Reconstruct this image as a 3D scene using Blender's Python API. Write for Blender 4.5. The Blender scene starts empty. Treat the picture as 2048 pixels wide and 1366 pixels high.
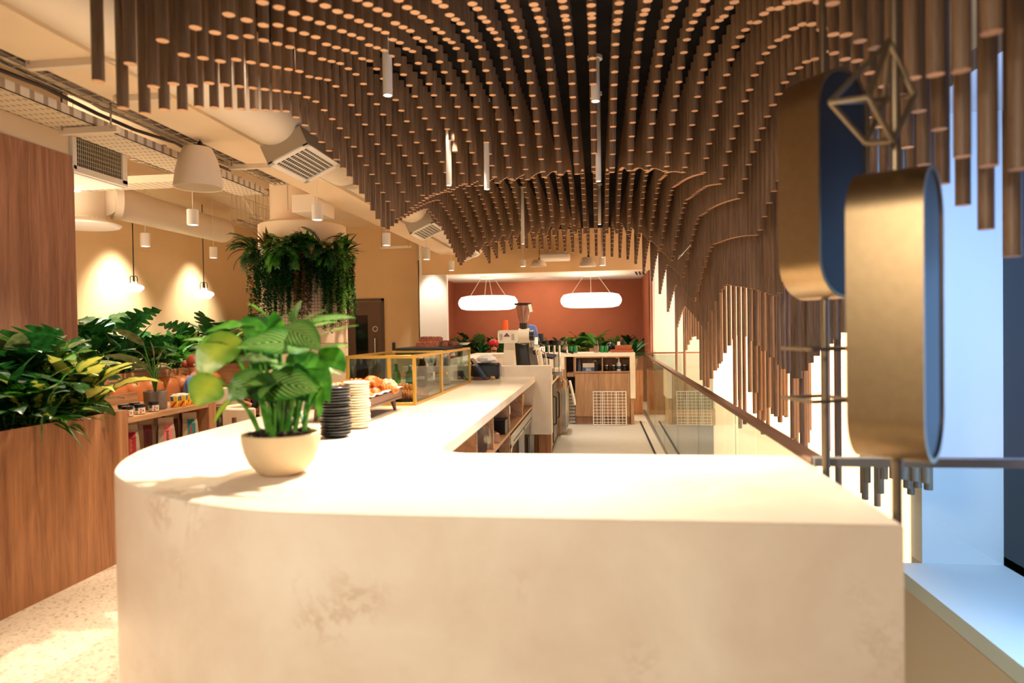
import bpy, math, random
from mathutils import Vector, Matrix
PI = math.pi
R = random.Random(7)
SC = bpy.context.scene
COL = SC.collection

# ------------------------------------------------------------------ camera geometry (24 mm lens, eye height 1.55 m)
F = 1365.0
EYE = Vector((0, 0, 1.55))
YAW, PITCH, ROLL = 0.125586, 0.016421, 0.015
_cy, _sy, _cp, _sp = math.cos(YAW), math.sin(YAW), math.cos(PITCH), math.sin(PITCH)
FW = Vector((-_sy*_cp, _cy*_cp, -_sp))
_r0 = Vector((_cy, _sy, 0)); _u0 = _r0.cross(FW)
RT = _r0*math.cos(ROLL) - _u0*math.sin(ROLL)
UP = _u0*math.cos(ROLL) + _r0*math.sin(ROLL)

def ray(x, y): return FW + RT*((x-1024)/F) + UP*((683-y)/F)
def aY(x, y, Y):
    d = ray(x, y); return EYE + d*(Y/d.y)
def aX(x, y, X):
    d = ray(x, y); return EYE + d*(X/d.x)
def aZ(x, y, Z):
    d = ray(x, y); return EYE + d*((Z-EYE.z)/d.z)
def proj(p):
    d = Vector(p)-EYE; w = d.dot(FW)
    if w < .05: return (-9999, -9999)
    return (1024+F*d.dot(RT)/w, 683-F*d.dot(UP)/w)

# ------------------------------------------------------------------ materials
def lin(c):
    return tuple(((v/255)/12.92 if v/255 <= .04045 else ((v/255+.055)/1.055)**2.4) for v in c)+(1,)
def newmat(name):
    m = bpy.data.materials.new(name); m.use_nodes = True
    nt = m.node_tree; b = nt.nodes['Principled BSDF']
    return m, nt, b
def N(nt, t, **kw):
    n = nt.nodes.new(t)
    for k, v in kw.items():
        if k.startswith('i_'):
            key = k[2:]
            n.inputs[int(key) if key.isdigit() else key.replace('_', ' ')].default_value = v
        else: setattr(n, k, v)
    return n
def plain(name, rgb, rough=.5, metal=0, spec=.5, bump=0, bscale=60, var=0, coat=0):
    m, nt, b = newmat(name)
    b.inputs['Base Color'].default_value = lin(rgb); b.inputs['Roughness'].default_value = rough
    b.inputs['Metallic'].default_value = metal; b.inputs['Specular IOR Level'].default_value = spec
    b.inputs['Coat Weight'].default_value = coat
    tc = N(nt, 'ShaderNodeTexCoord')
    ns = N(nt, 'ShaderNodeTexNoise', i_Scale=bscale, i_Detail=3.0); nt.links.new(tc.outputs['Object'], ns.inputs['Vector'])
    if var:
        r = N(nt, 'ShaderNodeValToRGB'); c = lin(rgb)
        r.color_ramp.elements[0].position = .3; r.color_ramp.elements[1].position = .7
        r.color_ramp.elements[0].color = tuple(x*(1-var) for x in c[:3])+(1,)
        r.color_ramp.elements[1].color = tuple(min(1, x*(1+var)) for x in c[:3])+(1,)
        nt.links.new(ns.outputs['Fac'], r.inputs['Fac']); nt.links.new(r.outputs['Color'], b.inputs['Base Color'])
    if bump:
        bp = N(nt, 'ShaderNodeBump', i_Strength=bump, i_Distance=.01)
        nt.links.new(ns.outputs['Fac'], bp.inputs['Height']); nt.links.new(bp.outputs['Normal'], b.inputs['Normal'])
    return m
def wood(name, c0, c1, rough=.5, axis='Z', scale=1.0, board=0):
    m, nt, b = newmat(name)
    tc = N(nt, 'ShaderNodeTexCoord')
    mp = N(nt, 'ShaderNodeMapping')
    s = {'Z': (14, 14, .9), 'Y': (14, .9, 14), 'X': (.9, 14, 14)}[axis]
    mp.inputs['Scale'].default_value = tuple(v*scale for v in s)
    nt.links.new(tc.outputs['Object'], mp.inputs['Vector'])
    n1 = N(nt, 'ShaderNodeTexNoise', i_Scale=1.0, i_Detail=7.0, i_Roughness=.62, i_Distortion=1.2)
    nt.links.new(mp.outputs['Vector'], n1.inputs['Vector'])
    n2 = N(nt, 'ShaderNodeTexNoise', i_Scale=7.0, i_Detail=4.0, i_Distortion=.3)
    nt.links.new(mp.outputs['Vector'], n2.inputs['Vector'])
    mx = N(nt, 'ShaderNodeMath', operation='MULTIPLY_ADD', i_1=.35); nt.links.new(n2.outputs['Fac'], mx.inputs[0]); nt.links.new(n1.outputs['Fac'], mx.inputs[2])
    r = N(nt, 'ShaderNodeValToRGB'); r.color_ramp.elements[0].position = .48; r.color_ramp.elements[1].position = .85
    r.color_ramp.elements[0].color = lin(c0); r.color_ramp.elements[1].color = lin(c1)
    nt.links.new(mx.outputs[0], r.inputs['Fac']); nt.links.new(r.outputs['Color'], b.inputs['Base Color'])
    b.inputs['Roughness'].default_value = rough
    bp = N(nt, 'ShaderNodeBump', i_Strength=.12, i_Distance=.004)
    nt.links.new(n2.outputs['Fac'], bp.inputs['Height']); nt.links.new(bp.outputs['Normal'], b.inputs['Normal'])
    return m
def emis(name, rgb, st):
    m, nt, b = newmat(name)
    b.inputs['Base Color'].default_value = lin(rgb); b.inputs['Emission Color'].default_value = lin(rgb); b.inputs['Emission Strength'].default_value = st
    return m
def glassy(name, tint=(240, 248, 244), ior=1.45, rough=0.0, boost=1.0):
    m, nt, b = newmat(name); nt.nodes.remove(b)
    out = nt.nodes['Material Output']
    tr = N(nt, 'ShaderNodeBsdfTransparent'); tr.inputs['Color'].default_value = lin(tint)
    gl = N(nt, 'ShaderNodeBsdfGlossy'); gl.inputs['Roughness'].default_value = rough
    # angle-dependent reflectance of a thin pane, the same from both sides
    ge = N(nt, 'ShaderNodeNewGeometry'); dt = N(nt, 'ShaderNodeVectorMath', operation='DOT_PRODUCT')
    nt.links.new(ge.outputs['Normal'], dt.inputs[0]); nt.links.new(ge.outputs['Incoming'], dt.inputs[1])
    ab = N(nt, 'ShaderNodeMath', operation='ABSOLUTE'); nt.links.new(dt.outputs['Value'], ab.inputs[0])
    om = N(nt, 'ShaderNodeMath', operation='SUBTRACT', i_0=1.0, use_clamp=True); nt.links.new(ab.outputs[0], om.inputs[1])
    pw = N(nt, 'ShaderNodeMath', operation='POWER', i_1=5.0); nt.links.new(om.outputs[0], pw.inputs[0])
    f0 = ((ior-1)/(ior+1))**2*boost
    ml = N(nt, 'ShaderNodeMath', operation='MULTIPLY_ADD', i_1=1-f0, i_2=f0, use_clamp=True); nt.links.new(pw.outputs[0], ml.inputs[0])
    mx = N(nt, 'ShaderNodeMixShader'); nt.links.new(ml.outputs[0], mx.inputs[0]); nt.links.new(tr.outputs[0], mx.inputs[1]); nt.links.new(gl.outputs[0], mx.inputs[2])
    nt.links.new(mx.outputs[0], out.inputs['Surface'])
    return m
def stone(name):
    m, nt, b = newmat(name)
    tc = N(nt, 'ShaderNodeTexCoord')
    n1 = N(nt, 'ShaderNodeTexNoise', i_Scale=2.2, i_Detail=8.0, i_Roughness=.6, i_Distortion=.4)
    n2 = N(nt, 'ShaderNodeTexNoise', i_Scale=4.2, i_Detail=6.0, i_Roughness=.72, i_Distortion=.5)
    n3 = N(nt, 'ShaderNodeTexNoise', i_Scale=2.6, i_Detail=2.0)
    for n in (n1, n2, n3): nt.links.new(tc.outputs['Object'], n.inputs['Vector'])
    r1 = N(nt, 'ShaderNodeValToRGB'); e = r1.color_ramp.elements
    e[0].position = .32; e[1].position = .66; e[0].color = lin((226, 205, 180)); e[1].color = lin((242, 227, 205))
    nt.links.new(n1.outputs['Fac'], r1.inputs['Fac'])
    # short rusty veins: a thin band of the second noise, only where the third noise is high
    sb = N(nt, 'ShaderNodeMath', operation='SUBTRACT', i_1=.5); nt.links.new(n2.outputs['Fac'], sb.inputs[0])
    ab = N(nt, 'ShaderNodeMath', operation='ABSOLUTE'); nt.links.new(sb.outputs[0], ab.inputs[0])
    v = N(nt, 'ShaderNodeMapRange', i_1=.0, i_2=.05, i_3=1.0, i_4=0.0, interpolation_type='SMOOTHSTEP'); nt.links.new(ab.outputs[0], v.inputs[0])
    g = N(nt, 'ShaderNodeMapRange', i_1=.58, i_2=.74, i_3=0.0, i_4=.5); nt.links.new(n3.outputs['Fac'], g.inputs[0])
    ml = N(nt, 'ShaderNodeMath', operation='MULTIPLY'); nt.links.new(v.outputs[0], ml.inputs[0]); nt.links.new(g.outputs[0], ml.inputs[1])
    mx = N(nt, 'ShaderNodeMix', data_type='RGBA'); nt.links.new(ml.outputs[0], mx.inputs[0])
    nt.links.new(r1.outputs['Color'], mx.inputs[6]); mx.inputs[7].default_value = lin((182, 140, 104))
    nt.links.new(mx.outputs[2], b.inputs['Base Color']); b.inputs['Roughness'].default_value = .28
    return m
def terrazzo(name):
    m, nt, b = newmat(name)
    tc = N(nt, 'ShaderNodeTexCoord')
    vo = N(nt, 'ShaderNodeTexVoronoi', i_Scale=75.0, i_Randomness=1.0); nt.links.new(tc.outputs['Object'], vo.inputs['Vector'])
    n1 = N(nt, 'ShaderNodeTexNoise', i_Scale=60.0, i_Detail=3.0); nt.links.new(tc.outputs['Object'], n1.inputs['Vector'])
    sp = N(nt, 'ShaderNodeSeparateColor'); nt.links.new(vo.outputs['Color'], sp.inputs[0])
    r = N(nt, 'ShaderNodeValToRGB'); e = r.color_ramp.elements
    e[0].position = 0; e[0].color = lin((140, 112, 84)); e[1].position = 1; e[1].color = lin((236, 224, 204))
    a = e.new(.1); a.color = lin((206, 184, 152)); a = e.new(.35); a.color = lin((228, 214, 192))
    nt.links.new(sp.outputs[0], r.inputs['Fac'])
    mx = N(nt, 'ShaderNodeMix', data_type='RGBA', i_0=.35); nt.links.new(r.outputs['Color'], mx.inputs[6]); mx.inputs[7].default_value = lin((226, 212, 190))
    nt.links.new(mx.outputs[2], b.inputs['Base Color']); b.inputs['Roughness'].default_value = .35
    return m
def leafmat(name, kind):
    m, nt, b = newmat(name); out = nt.nodes['Material Output']
    uv = N(nt, 'ShaderNodeUVMap'); sep = N(nt, 'ShaderNodeSeparateXYZ'); nt.links.new(uv.outputs[0], sep.inputs[0])
    tc = N(nt, 'ShaderNodeTexCoord'); ns = N(nt, 'ShaderNodeTexNoise', i_Scale=22.0, i_Detail=4.0); nt.links.new(tc.outputs['Object'], ns.inputs['Vector'])
    au = N(nt, 'ShaderNodeMath', operation='SUBTRACT', i_1=.5); nt.links.new(sep.outputs[0], au.inputs[0])
    ab = N(nt, 'ShaderNodeMath', operation='ABSOLUTE'); nt.links.new(au.outputs[0], ab.inputs[0])
    r = N(nt, 'ShaderNodeValToRGB'); e = r.color_ramp.elements
    if kind == 'stripe':      # feathered pale bands slanting from the midrib
        a = N(nt, 'ShaderNodeMath', operation='MULTIPLY_ADD', i_1=-1.0); nt.links.new(ab.outputs[0], a.inputs[0]); nt.links.new(sep.outputs[1], a.inputs[2])
        s = N(nt, 'ShaderNodeMath', operation='MULTIPLY', i_1=58.0); nt.links.new(a.outputs[0], s.inputs[0])
        si = N(nt, 'ShaderNodeMath', operation='SINE'); nt.links.new(s.outputs[0], si.inputs[0])
        k = N(nt, 'ShaderNodeMapRange', i_1=.3, i_2=.5, i_3=1.0, i_4=.2); nt.links.new(ab.outputs[0], k.inputs[0])
        f = N(nt, 'ShaderNodeMath', operation='MULTIPLY'); nt.links.new(si.outputs[0], f.inputs[0]); nt.links.new(k.outputs[0], f.inputs[1])
        nt.links.new(f.outputs[0], r.inputs['Fac'])
        e[0].position = .1; e[0].color = lin((44, 104, 30)); e[1].position = .9; e[1].color = lin((168, 190, 108))
        q = e.new(.45); q.color = lin((78, 138, 44))
    elif kind in ('lime', 'margin', 'speckle'):
        f = N(nt, 'ShaderNodeMath', operation='MULTIPLY_ADD', i_1=.55 if kind != 'speckle' else 1.5); nt.links.new(ns.outputs['Fac'], f.inputs[0]); nt.links.new(ab.outputs[0], f.inputs[2])
        nt.links.new(f.outputs[0], r.inputs['Fac'])
        if kind == 'lime':
            e[0].position = .3; e[0].color = lin((170, 186, 60)); e[1].position = .8; e[1].color = lin((96, 150, 48))
        elif kind == 'margin':
            e[0].position = .55; e[0].color = lin((206, 204, 96)); e[1].position = .66; e[1].color = lin((22, 62, 20))
        else:
            e[0].position = .82; e[0].color = lin((168, 176, 70)); e[1].position = .9; e[1].color = lin((24, 66, 22))
    else:
        nt.links.new(ns.outputs['Fac'], r.inputs['Fac'])
        c = {'dark': ((16, 52, 20), (34, 92, 34)), 'mid': ((36, 98, 24), (84, 150, 44)), 'fresh': ((46, 118, 30), (110, 170, 60)), 'brown': ((70, 52, 30), (112, 92, 50)), 'dull': ((70, 84, 50), (112, 122, 74))}[kind]
        e[0].position = .35; e[1].position = .65; e[0].color = lin(c[0]); e[1].color = lin(c[1])
    nt.links.new(r.outputs['Color'], b.inputs['Base Color']); b.inputs['Roughness'].default_value = .35
    tl = N(nt, 'ShaderNodeBsdfTranslucent'); nt.links.new(r.outputs['Color'], tl.inputs['Color'])
    mx = N(nt, 'ShaderNodeMixShader', i_0=.25); nt.links.new(b.outputs[0], mx.inputs[1]); nt.links.new(tl.outputs[0], mx.inputs[2]); nt.links.new(mx.outputs[0], out.inputs['Surface'])
    return m
def holes(name, rgb, hole, sx, sy, axes='XY', dot=.28):
    """painted sheet metal with a grid of punched slots"""
    m, nt, b = newmat(name); tc = N(nt, 'ShaderNodeTexCoord'); sp = N(nt, 'ShaderNodeSeparateXYZ'); nt.links.new(tc.outputs['Object'], sp.inputs[0])
    res = []
    for ax, s, w in ((axes[0], sx, dot), (axes[1], sy, .35)):
        ml = N(nt, 'ShaderNodeMath', operation='MULTIPLY', i_1=s); nt.links.new(sp.outputs['XYZ'.index(ax)], ml.inputs[0])
        fr = N(nt, 'ShaderNodeMath', operation='FRACT'); nt.links.new(ml.outputs[0], fr.inputs[0])
        lt = N(nt, 'ShaderNodeMath', operation='LESS_THAN', i_1=w); nt.links.new(fr.outputs[0], lt.inputs[0]); res.append(lt)
    an = N(nt, 'ShaderNodeMath', operation='MULTIPLY'); nt.links.new(res[0].outputs[0], an.inputs[0]); nt.links.new(res[1].outputs[0], an.inputs[1])
    mx = N(nt, 'ShaderNodeMix', data_type='RGBA'); nt.links.new(an.outputs[0], mx.inputs[0]); mx.inputs[6].default_value = lin(rgb); mx.inputs[7].default_value = lin(hole)
    nt.links.new(mx.outputs[2], b.inputs['Base Color']); b.inputs['Roughness'].default_value = .5
    return m

MT = dict(
    stone=stone('pale_stone'), floor=terrazzo('terrazzo'),
    oak=wood('oak_veneer', (136, 86, 54), (184, 128, 86)), oakx=wood('oak_board', (150, 104, 68), (196, 148, 104), axis='Y'),
    panel=wood('panel_veneer', (140, 92, 68), (186, 134, 104)), shelfw=wood('inner_veneer', (120, 84, 62), (160, 118, 88)),
    cab=wood('cabinet_veneer', (146, 104, 72), (188, 144, 106)), rod=wood('rod_wood', (98, 76, 58), (144, 114, 88), scale=1.6),
    rodend=plain('rod_end_grain', (216, 168, 128), .6, var=.12, bscale=90), dark=plain('black_ceiling_felt', (22, 19, 18), .95, spec=.1, var=.4, bscale=5),
    walnut=wood('walnut', (84, 50, 36), (126, 80, 58), axis='Y', rough=.35),
    peach=plain('peach_wall', (238, 206, 178), .8, spec=.2), ceil=plain('ceiling_paint', (236, 212, 180), .8, spec=.2, var=.04, bscale=2), wall=plain('cream_wall_paint', (226, 192, 146), .85, spec=.15, var=.03, bscale=2),
    white=plain('white_paint', (238, 230, 218), .6), duct=plain('painted_metal', (230, 214, 192), .5), taupe=plain('taupe_metal', (178, 160, 134), .5),
    wallw=plain('white_wall', (236, 232, 226), .8, spec=.2), terra=plain('terracotta_wall', (158, 92, 66), .85, spec=.15, var=.06, bscale=3),
    trayp=holes('perforated_steel', (226, 208, 180), (120, 96, 70), 26, 12), trayq=holes('perforated_steel_cross', (226, 208, 180), (120, 96, 70), 12, 26, 'XY', .45),
    traye=holes('tray_flange', (220, 206, 186), (160, 140, 118), 1, 10, 'XY', 2), bayfloor=plain('grey_floor_tile', (210, 202, 190), .5, var=.03, bscale=8), wire=plain('galvanised_wire', (196, 176, 150), .4, metal=.3), cable=plain('grey_cable', (120, 104, 92), .6),
    brass=plain('brushed_brass', (152, 128, 94), .40, metal=1, var=.05, bscale=40), brassp=plain('satin_brass_rod', (128, 112, 90), .4, metal=.8), gold=plain('gold_frame', (214, 170, 80), .35, metal=.85),
    mesh=holes('woven_metal_mesh', (34, 38, 50), (10, 12, 20), 220, 220, 'YZ', .5), rail=plain('bronze_handrail', (142, 104, 82), .3, metal=.85), railg=plain('grey_metal', (150, 146, 142), .45, metal=.5),
    glass=glassy('clear_glass'), rglass=glassy('railing_glass', (226, 236, 232), 1.5, boost=1.0), wglass=emis('dusk_window', (12, 44, 104), .55),
    black=plain('black_plastic', (18, 17, 18), .35), blackm=plain('black_matte', (26, 24, 24), .7), steel=plain('stainless', (190, 188, 184), .25, metal=1), chrome=plain('chrome', (220, 220, 220), .08, metal=1),
    pot=plain('sand_ceramic', (214, 186, 144), .55, var=.05, bscale=12, bump=.05), soil=plain('bark_soil', (52, 36, 24), .95, bump=.9, bscale=70, var=.5), concrete=plain('grey_stone_pot', (140, 124, 108), .75, var=.12, bscale=16, bump=.15),
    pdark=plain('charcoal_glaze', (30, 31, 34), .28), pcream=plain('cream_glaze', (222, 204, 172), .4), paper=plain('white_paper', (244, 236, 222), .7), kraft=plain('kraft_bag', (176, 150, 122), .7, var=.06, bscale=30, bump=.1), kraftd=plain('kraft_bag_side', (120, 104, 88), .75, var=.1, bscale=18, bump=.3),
    lred=plain('crimson_label', (168, 22, 52), .5), lpink=plain('pink_label', (224, 120, 116), .5), lteal=plain('teal_label', (34, 116, 112), .5), lmaroon=plain('maroon_label', (120, 40, 44), .5), ink=plain('dark_ink', (40, 30, 40), .6), orange=plain('orange_print', (224, 140, 60), .5), redink=plain('red_print', (206, 40, 50), .5), yel=plain('yellow_print', (238, 190, 40), .5), blue=plain('blue_print', (36, 92, 150), .5),
    leather=plain('tan_leather', (196, 116, 62), .4, var=.1, bscale=6), cream=plain('cream_upholstery', (232, 214, 186), .8, bump=.1, bscale=80), olive=plain('olive_corduroy', (62, 60, 36), .9), table=plain('table_top_dark', (58, 54, 52), .5),
    skin=plain('skin', (214, 152, 118), .5), hred=plain('auburn_hair', (132, 52, 24), .5, var=.3, bscale=60), hdark=plain('dark_hair', (44, 28, 20), .5), shirt=plain('blue_cotton', (92, 132, 196), .8), shirtk=plain('black_cotton', (22, 20, 26), .85), cap=plain('red_cap', (196, 30, 34), .7), apron=plain('tan_apron', (178, 130, 84), .8), trous=plain('dark_trousers', (34, 34, 44), .85), pink=plain('pink_fabric', (214, 110, 110), .7),
    croi=plain('baked_crust', (204, 112, 38), .45, var=.35, bscale=28, bump=.3), crumb=plain('sugar_crumb', (236, 200, 160), .8, var=.2, bscale=60, bump=.6), brownie=plain('nut_crust', (128, 62, 28), .6, var=.5, bscale=50, bump=.8),
    greeng=plain('green_glass', (10, 120, 56), .1, spec=.8), cola=glassy('dark_drink', (120, 76, 60), 1.4), clearg=glassy('bottle_glass', (222, 224, 224), 1.5, boost=2.5), greenb=glassy('green_bottle', (120, 220, 110), 1.4), tealb=glassy('teal_bottle', (90, 200, 190), 1.4), water=plain('amber_water', (190, 140, 110), .2),
    redcap=plain('red_bottle_cap', (204, 48, 40), .4), cardb=plain('cardboard', (198, 150, 100), .8), bluep=plain('blue_plastic', (20, 70, 190), .4), bluel=plain('slate_blue_plastic', (92, 108, 168), .4), orangep=plain('orange_plastic', (226, 92, 30), .5), copper=plain('copper_leather', (164, 84, 44), .5), magenta=plain('magenta_plastic', (220, 30, 110), .4), purple=plain('purple_badge', (92, 50, 84), .5),
    grind=plain('cream_enamel', (226, 212, 188), .35), door=plain('brown_door', (104, 78, 58), .6), doorf=plain('door_frame', (92, 70, 52), .6), dglass=plain('door_glass', (22, 26, 24), .08), plas=glassy('plastic_film', (225, 225, 228), 1.6, .2, 3.0), bluegrey=plain('smoked_bottle', (70, 90, 110), .2),
    lamp=emis('lamp_glow', (255, 244, 226), 14), lampw=emis('opal_glow', (255, 238, 214), 6), ring=emis('fabric_glow', (255, 240, 220), 4.0), washer=emis('added_glow_panel', (255, 206, 158), 3.6), tube=emis('tube_glow', (255, 210, 150), 3),  # washer: emission for the panels added on the void wall
)
MT['wglass'].node_tree.nodes['Principled BSDF'].inputs['Base Color'].default_value = (.004, .008, .015, 1)
for k in ('stripe', 'lime', 'margin', 'speckle', 'dark', 'mid', 'fresh', 'brown', 'dull'): MT['L_'+k] = leafmat('leaf_'+k, k)

# ------------------------------------------------------------------ mesh builder
class MB:
    def __init__(s, o=(0, 0, 0)):
        s.v = []; s.f = []; s.m = []; s.uv = []; s.o = Vector(o)
    def add(s, vs, fs, mat=0, uvs=None):
        k = len(s.v); s.v += [tuple(Vector(p)-s.o) for p in vs]
        for f in fs:
            s.f.append(tuple(i+k for i in f)); s.m.append(mat)
            s.uv.append([uvs[i] for i in f] if uvs else [(0, 0)]*len(f))
        return s
    def box(s, x0, x1, y0, y1, z0, z1, mat=0):
        vs = [(x, y, z) for z in (z0, z1) for y in (y0, y1) for x in (x0, x1)]
        return s.add(vs, [(0, 2, 3, 1), (4, 5, 7, 6), (0, 1, 5, 4), (2, 6, 7, 3), (0, 4, 6, 2), (1, 3, 7, 5)], mat)
    def obox(s, c, sz, rz=0, mat=0, rx=0, ry=0):
        M = Matrix.Translation(c) @ Matrix.Rotation(rz, 4, 'Z') @ Matrix.Rotation(ry, 4, 'Y') @ Matrix.Rotation(rx, 4, 'X')
        vs = [M @ Vector((x*sz[0]/2, y*sz[1]/2, z*sz[2]/2)) for z in (-1, 1) for y in (-1, 1) for x in (-1, 1)]
        return s.add(vs, [(0, 2, 3, 1), (4, 5, 7, 6), (0, 1, 5, 4), (2, 6, 7, 3), (0, 4, 6, 2), (1, 3, 7, 5)], mat)
    def prism(s, poly, z0, z1, mat=0):
        n = len(poly); vs = [(x, y, z0) for x, y in poly]+[(x, y, z1) for x, y in poly]
        return s.add(vs, [tuple(range(n-1, -1, -1)), tuple(range(n, 2*n))]+[(i, (i+1) % n, n+(i+1) % n, n+i) for i in range(n)], mat)
    def cyl(s, p0, p1, r0, r1=None, n=12, mat=0, capmat=None, cap=True):
        r1 = r0 if r1 is None else r1
        p0, p1 = Vector(p0), Vector(p1); d = (p1-p0).normalized()
        a = d.orthogonal().normalized(); b = d.cross(a)
        vs = []
        for p, r in ((p0, r0), (p1, r1)):
            for i in range(n):
                t = 2*PI*i/n; vs.append(p+(a*math.cos(t)+b*math.sin(t))*r)
        s.add(vs, [(i, (i+1) % n, n+(i+1) % n, n+i) for i in range(n)], mat)
        if cap:
            s.add(vs[:n], [tuple(range(n-1, -1, -1))], mat if capmat is None else capmat); s.add(vs[n:], [tuple(range(n))], mat if capmat is None else capmat)
        return s
    def lathe(s, prof, c=(0, 0, 0), n=24, mat=0, sx=1, sy=1):
        vs = []
        for r, z in prof:
            for i in range(n):
                t = 2*PI*i/n; vs.append((c[0]+r*math.cos(t)*sx, c[1]+r*math.sin(t)*sy, c[2]+z))
        fs = [(j*n+i, j*n+(i+1) % n, (j+1)*n+(i+1) % n, (j+1)*n+i) for j in range(len(prof)-1) for i in range(n)]
        if prof[0][0] > 1e-5: fs.append(tuple(range(n-1, -1, -1)))
        k = (len(prof)-1)*n
        if prof[-1][0] > 1e-5: fs.append(tuple(range(k, k+n)))
        return s.add(vs, fs, mat)
    def tube(s, pts, r, n=8, mat=0, closed=False, cap=True):
        pts = [Vector(p) for p in pts]; m = len(pts); vs = []
        rr = r if isinstance(r, (list, tuple)) else [r]*m
        a = None
        for i, p in enumerate(pts):
            d = (pts[(i+1) % m]-pts[i-1]) if closed else (pts[min(i+1, m-1)]-pts[max(i-1, 0)])
            d = d.normalized() if d.length > 0 else Vector((0, 0, 1))
            a = d.orthogonal().normalized() if a is None else (a-d*a.dot(d)).normalized()
            b = d.cross(a)
            for k in range(n):
                t = 2*PI*k/n; vs.append(p+(a*math.cos(t)+b*math.sin(t))*rr[i])
        fs = [((i*n+k), (i*n+(k+1) % n), (((i+1) % m)*n+(k+1) % n), (((i+1) % m)*n+k)) for i in range(m if closed else m-1) for k in range(n)]
        if not closed and cap: fs += [tuple(range(n-1, -1, -1)), tuple(range((m-1)*n, m*n))]
        return s.add(vs, fs, mat)
    def ball(s, c, r, mat=0, n=12, sz=(1, 1, 1), jit=0, rnd=None):
        h = n//2; vs = [(c[0], c[1], c[2]-r*sz[2])]
        for j in range(1, h):
            a = -PI/2+PI*j/h
            for i in range(n):
                t = 2*PI*i/n; q = r*(1+(rnd.uniform(-jit, jit) if rnd else 0))
                vs.append((c[0]+q*math.cos(a)*math.cos(t)*sz[0], c[1]+q*math.cos(a)*math.sin(t)*sz[1], c[2]+q*math.sin(a)*sz[2]))
        vs.append((c[0], c[1], c[2]+r*sz[2])); L = len(vs)-1
        fs = [(0, 1+(i+1) % n, 1+i) for i in range(n)]
        fs += [(1+j*n+i, 1+j*n+(i+1) % n, 1+(j+1)*n+(i+1) % n, 1+(j+1)*n+i) for j in range(h-2) for i in range(n)]
        fs += [(1+(h-2)*n+i, 1+(h-2)*n+(i+1) % n, L) for i in range(n)]
        return s.add(vs, fs, mat)
    def build(s, name, mats, parent=None, smooth=35, bevel=0, sub=0, solid=0):
        me = bpy.data.meshes.new(name); me.from_pydata(s.v, [], s.f)
        for x in (mats if isinstance(mats, (list, tuple)) else [mats]): me.materials.append(MT[x] if isinstance(x, str) else x)
        me.polygons.foreach_set('material_index', s.m)
        ul = me.uv_layers.new(name='UVMap'); flat = [c for f in s.uv for p in f for c in p]; ul.data.foreach_set('uv', flat)
        me.update()
        if smooth:
            me.polygons.foreach_set('use_smooth', [True]*len(me.polygons)); me.set_sharp_from_angle(angle=math.radians(smooth))
        o = bpy.data.objects.new(name, me); COL.objects.link(o)
        if parent is not None: o.parent = parent
        elif s.o.length > 0: o.location = s.o
        if bevel:
            b = o.modifiers.new('bevel', 'BEVEL'); b.width = bevel; b.segments = 2; b.limit_method = 'ANGLE'; b.angle_limit = math.radians(40)
        if sub:
            b = o.modifiers.new('sub', 'SUBSURF'); b.levels = b.render_levels = sub
        if solid:
            b = o.modifiers.new('solid', 'SOLIDIFY'); b.thickness = solid
        return o
def tag(o, label, cat, group=None, kind=None):
    if label: o['label'] = label
    if cat: o['category'] = cat
    if group: o['group'] = group
    if kind: o['kind'] = kind
    return o
def thing(name, label, cat, loc=(0, 0, 0), rz=0, group=None):
    o = bpy.data.objects.new(name, None); COL.objects.link(o); o.empty_display_size = .1
    o.location = loc; o.rotation_euler = (0, 0, rz)
    return tag(o, label, cat, group)
def struct(name, mb, mats, parent=None, **kw):
    o = mb.build(name, mats, parent, **kw); o['kind'] = 'structure'; return o
def dup(root, loc, rz=None, label=None, group=None, scale=None):
    r = root.copy(); COL.objects.link(r); r.location = loc
    if rz is not None: r.rotation_euler = (0, 0, rz)
    if scale: r.scale = (scale,)*3 if isinstance(scale, (int, float)) else scale
    if label: r['label'] = label
    if group: r['group'] = group
    for ch in list(root.children):
        c = ch.copy(); COL.objects.link(c); c.parent = r
        for g in list(ch.children):
            d = g.copy(); COL.objects.link(d); d.parent = c
    return r
def lab(o, label):
    o['label'] = label; return o
# ------------------------------------------------------------------ the room
zc = 1.036
LX, WX, BY = -7.1, 2.2, 13.5     # left wall, wall with added glow panels over the stair void, back wall
# floor slab with the stair void cut out on the right (x > .8)
m = MB(); m.box(-7.4, .8, -2.5, 15.8, -.3, 0); m.box(.8, 2.4, 13.2, 15.8, -.3, 0); struct('floor', m, 'floor')
m = MB(); m.prism([(.8, 2.6), (.825, 2.6), (.872, 13.2), (.8, 13.2)], -.3, 0); struct('trim_3', m, 'railg')
m = MB(); m.box(.8, 4.2, -2.5, 13.4, -3.3, -3.2); struct('floor_lower_level', m, 'floor')
m = MB(); m.box(-7.3, LX, -2.5, 13.7, 0, 3.75); m.box(LX, LX+.006, -2.5, 13.5, 2.885, 2.9); struct('wall_left', m, 'wall')
m = MB(); m.box(-7.1, -3.45, BY, BY+.15, 0, 3.75); m.box(-7.1, -3.45, BY-.006, BY, 2.885, 2.9); struct('wall_back', m, 'wall')
m = MB(); m.box(-3.47, -3.42, 13.1, 13.5, 0, 3.75); m.box(-3.6, -3.42, 13.5, 15.6, 0, 3.0); m.box(-3.47, -2.92, 13.08, 13.2, 0, 2.66)
struct('wall_alcove_side', m, 'wallw')
m = MB(); m.box(-3.3, -3.27, 13.5, 15.5, 0, 2.68); m.box(-3.3, 1.0, 15.5, 15.6, 0, 2.7); m.box(.97, 1.0, 13.3, 15.5, 0, 2.68)
struct('wall_alcove', m, 'terra')
m = MB(); m.box(-3.42, 1.0, 13.1, 13.2, 2.66, 3.75); struct('wall_over_alcove', m, 'wall')
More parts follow.
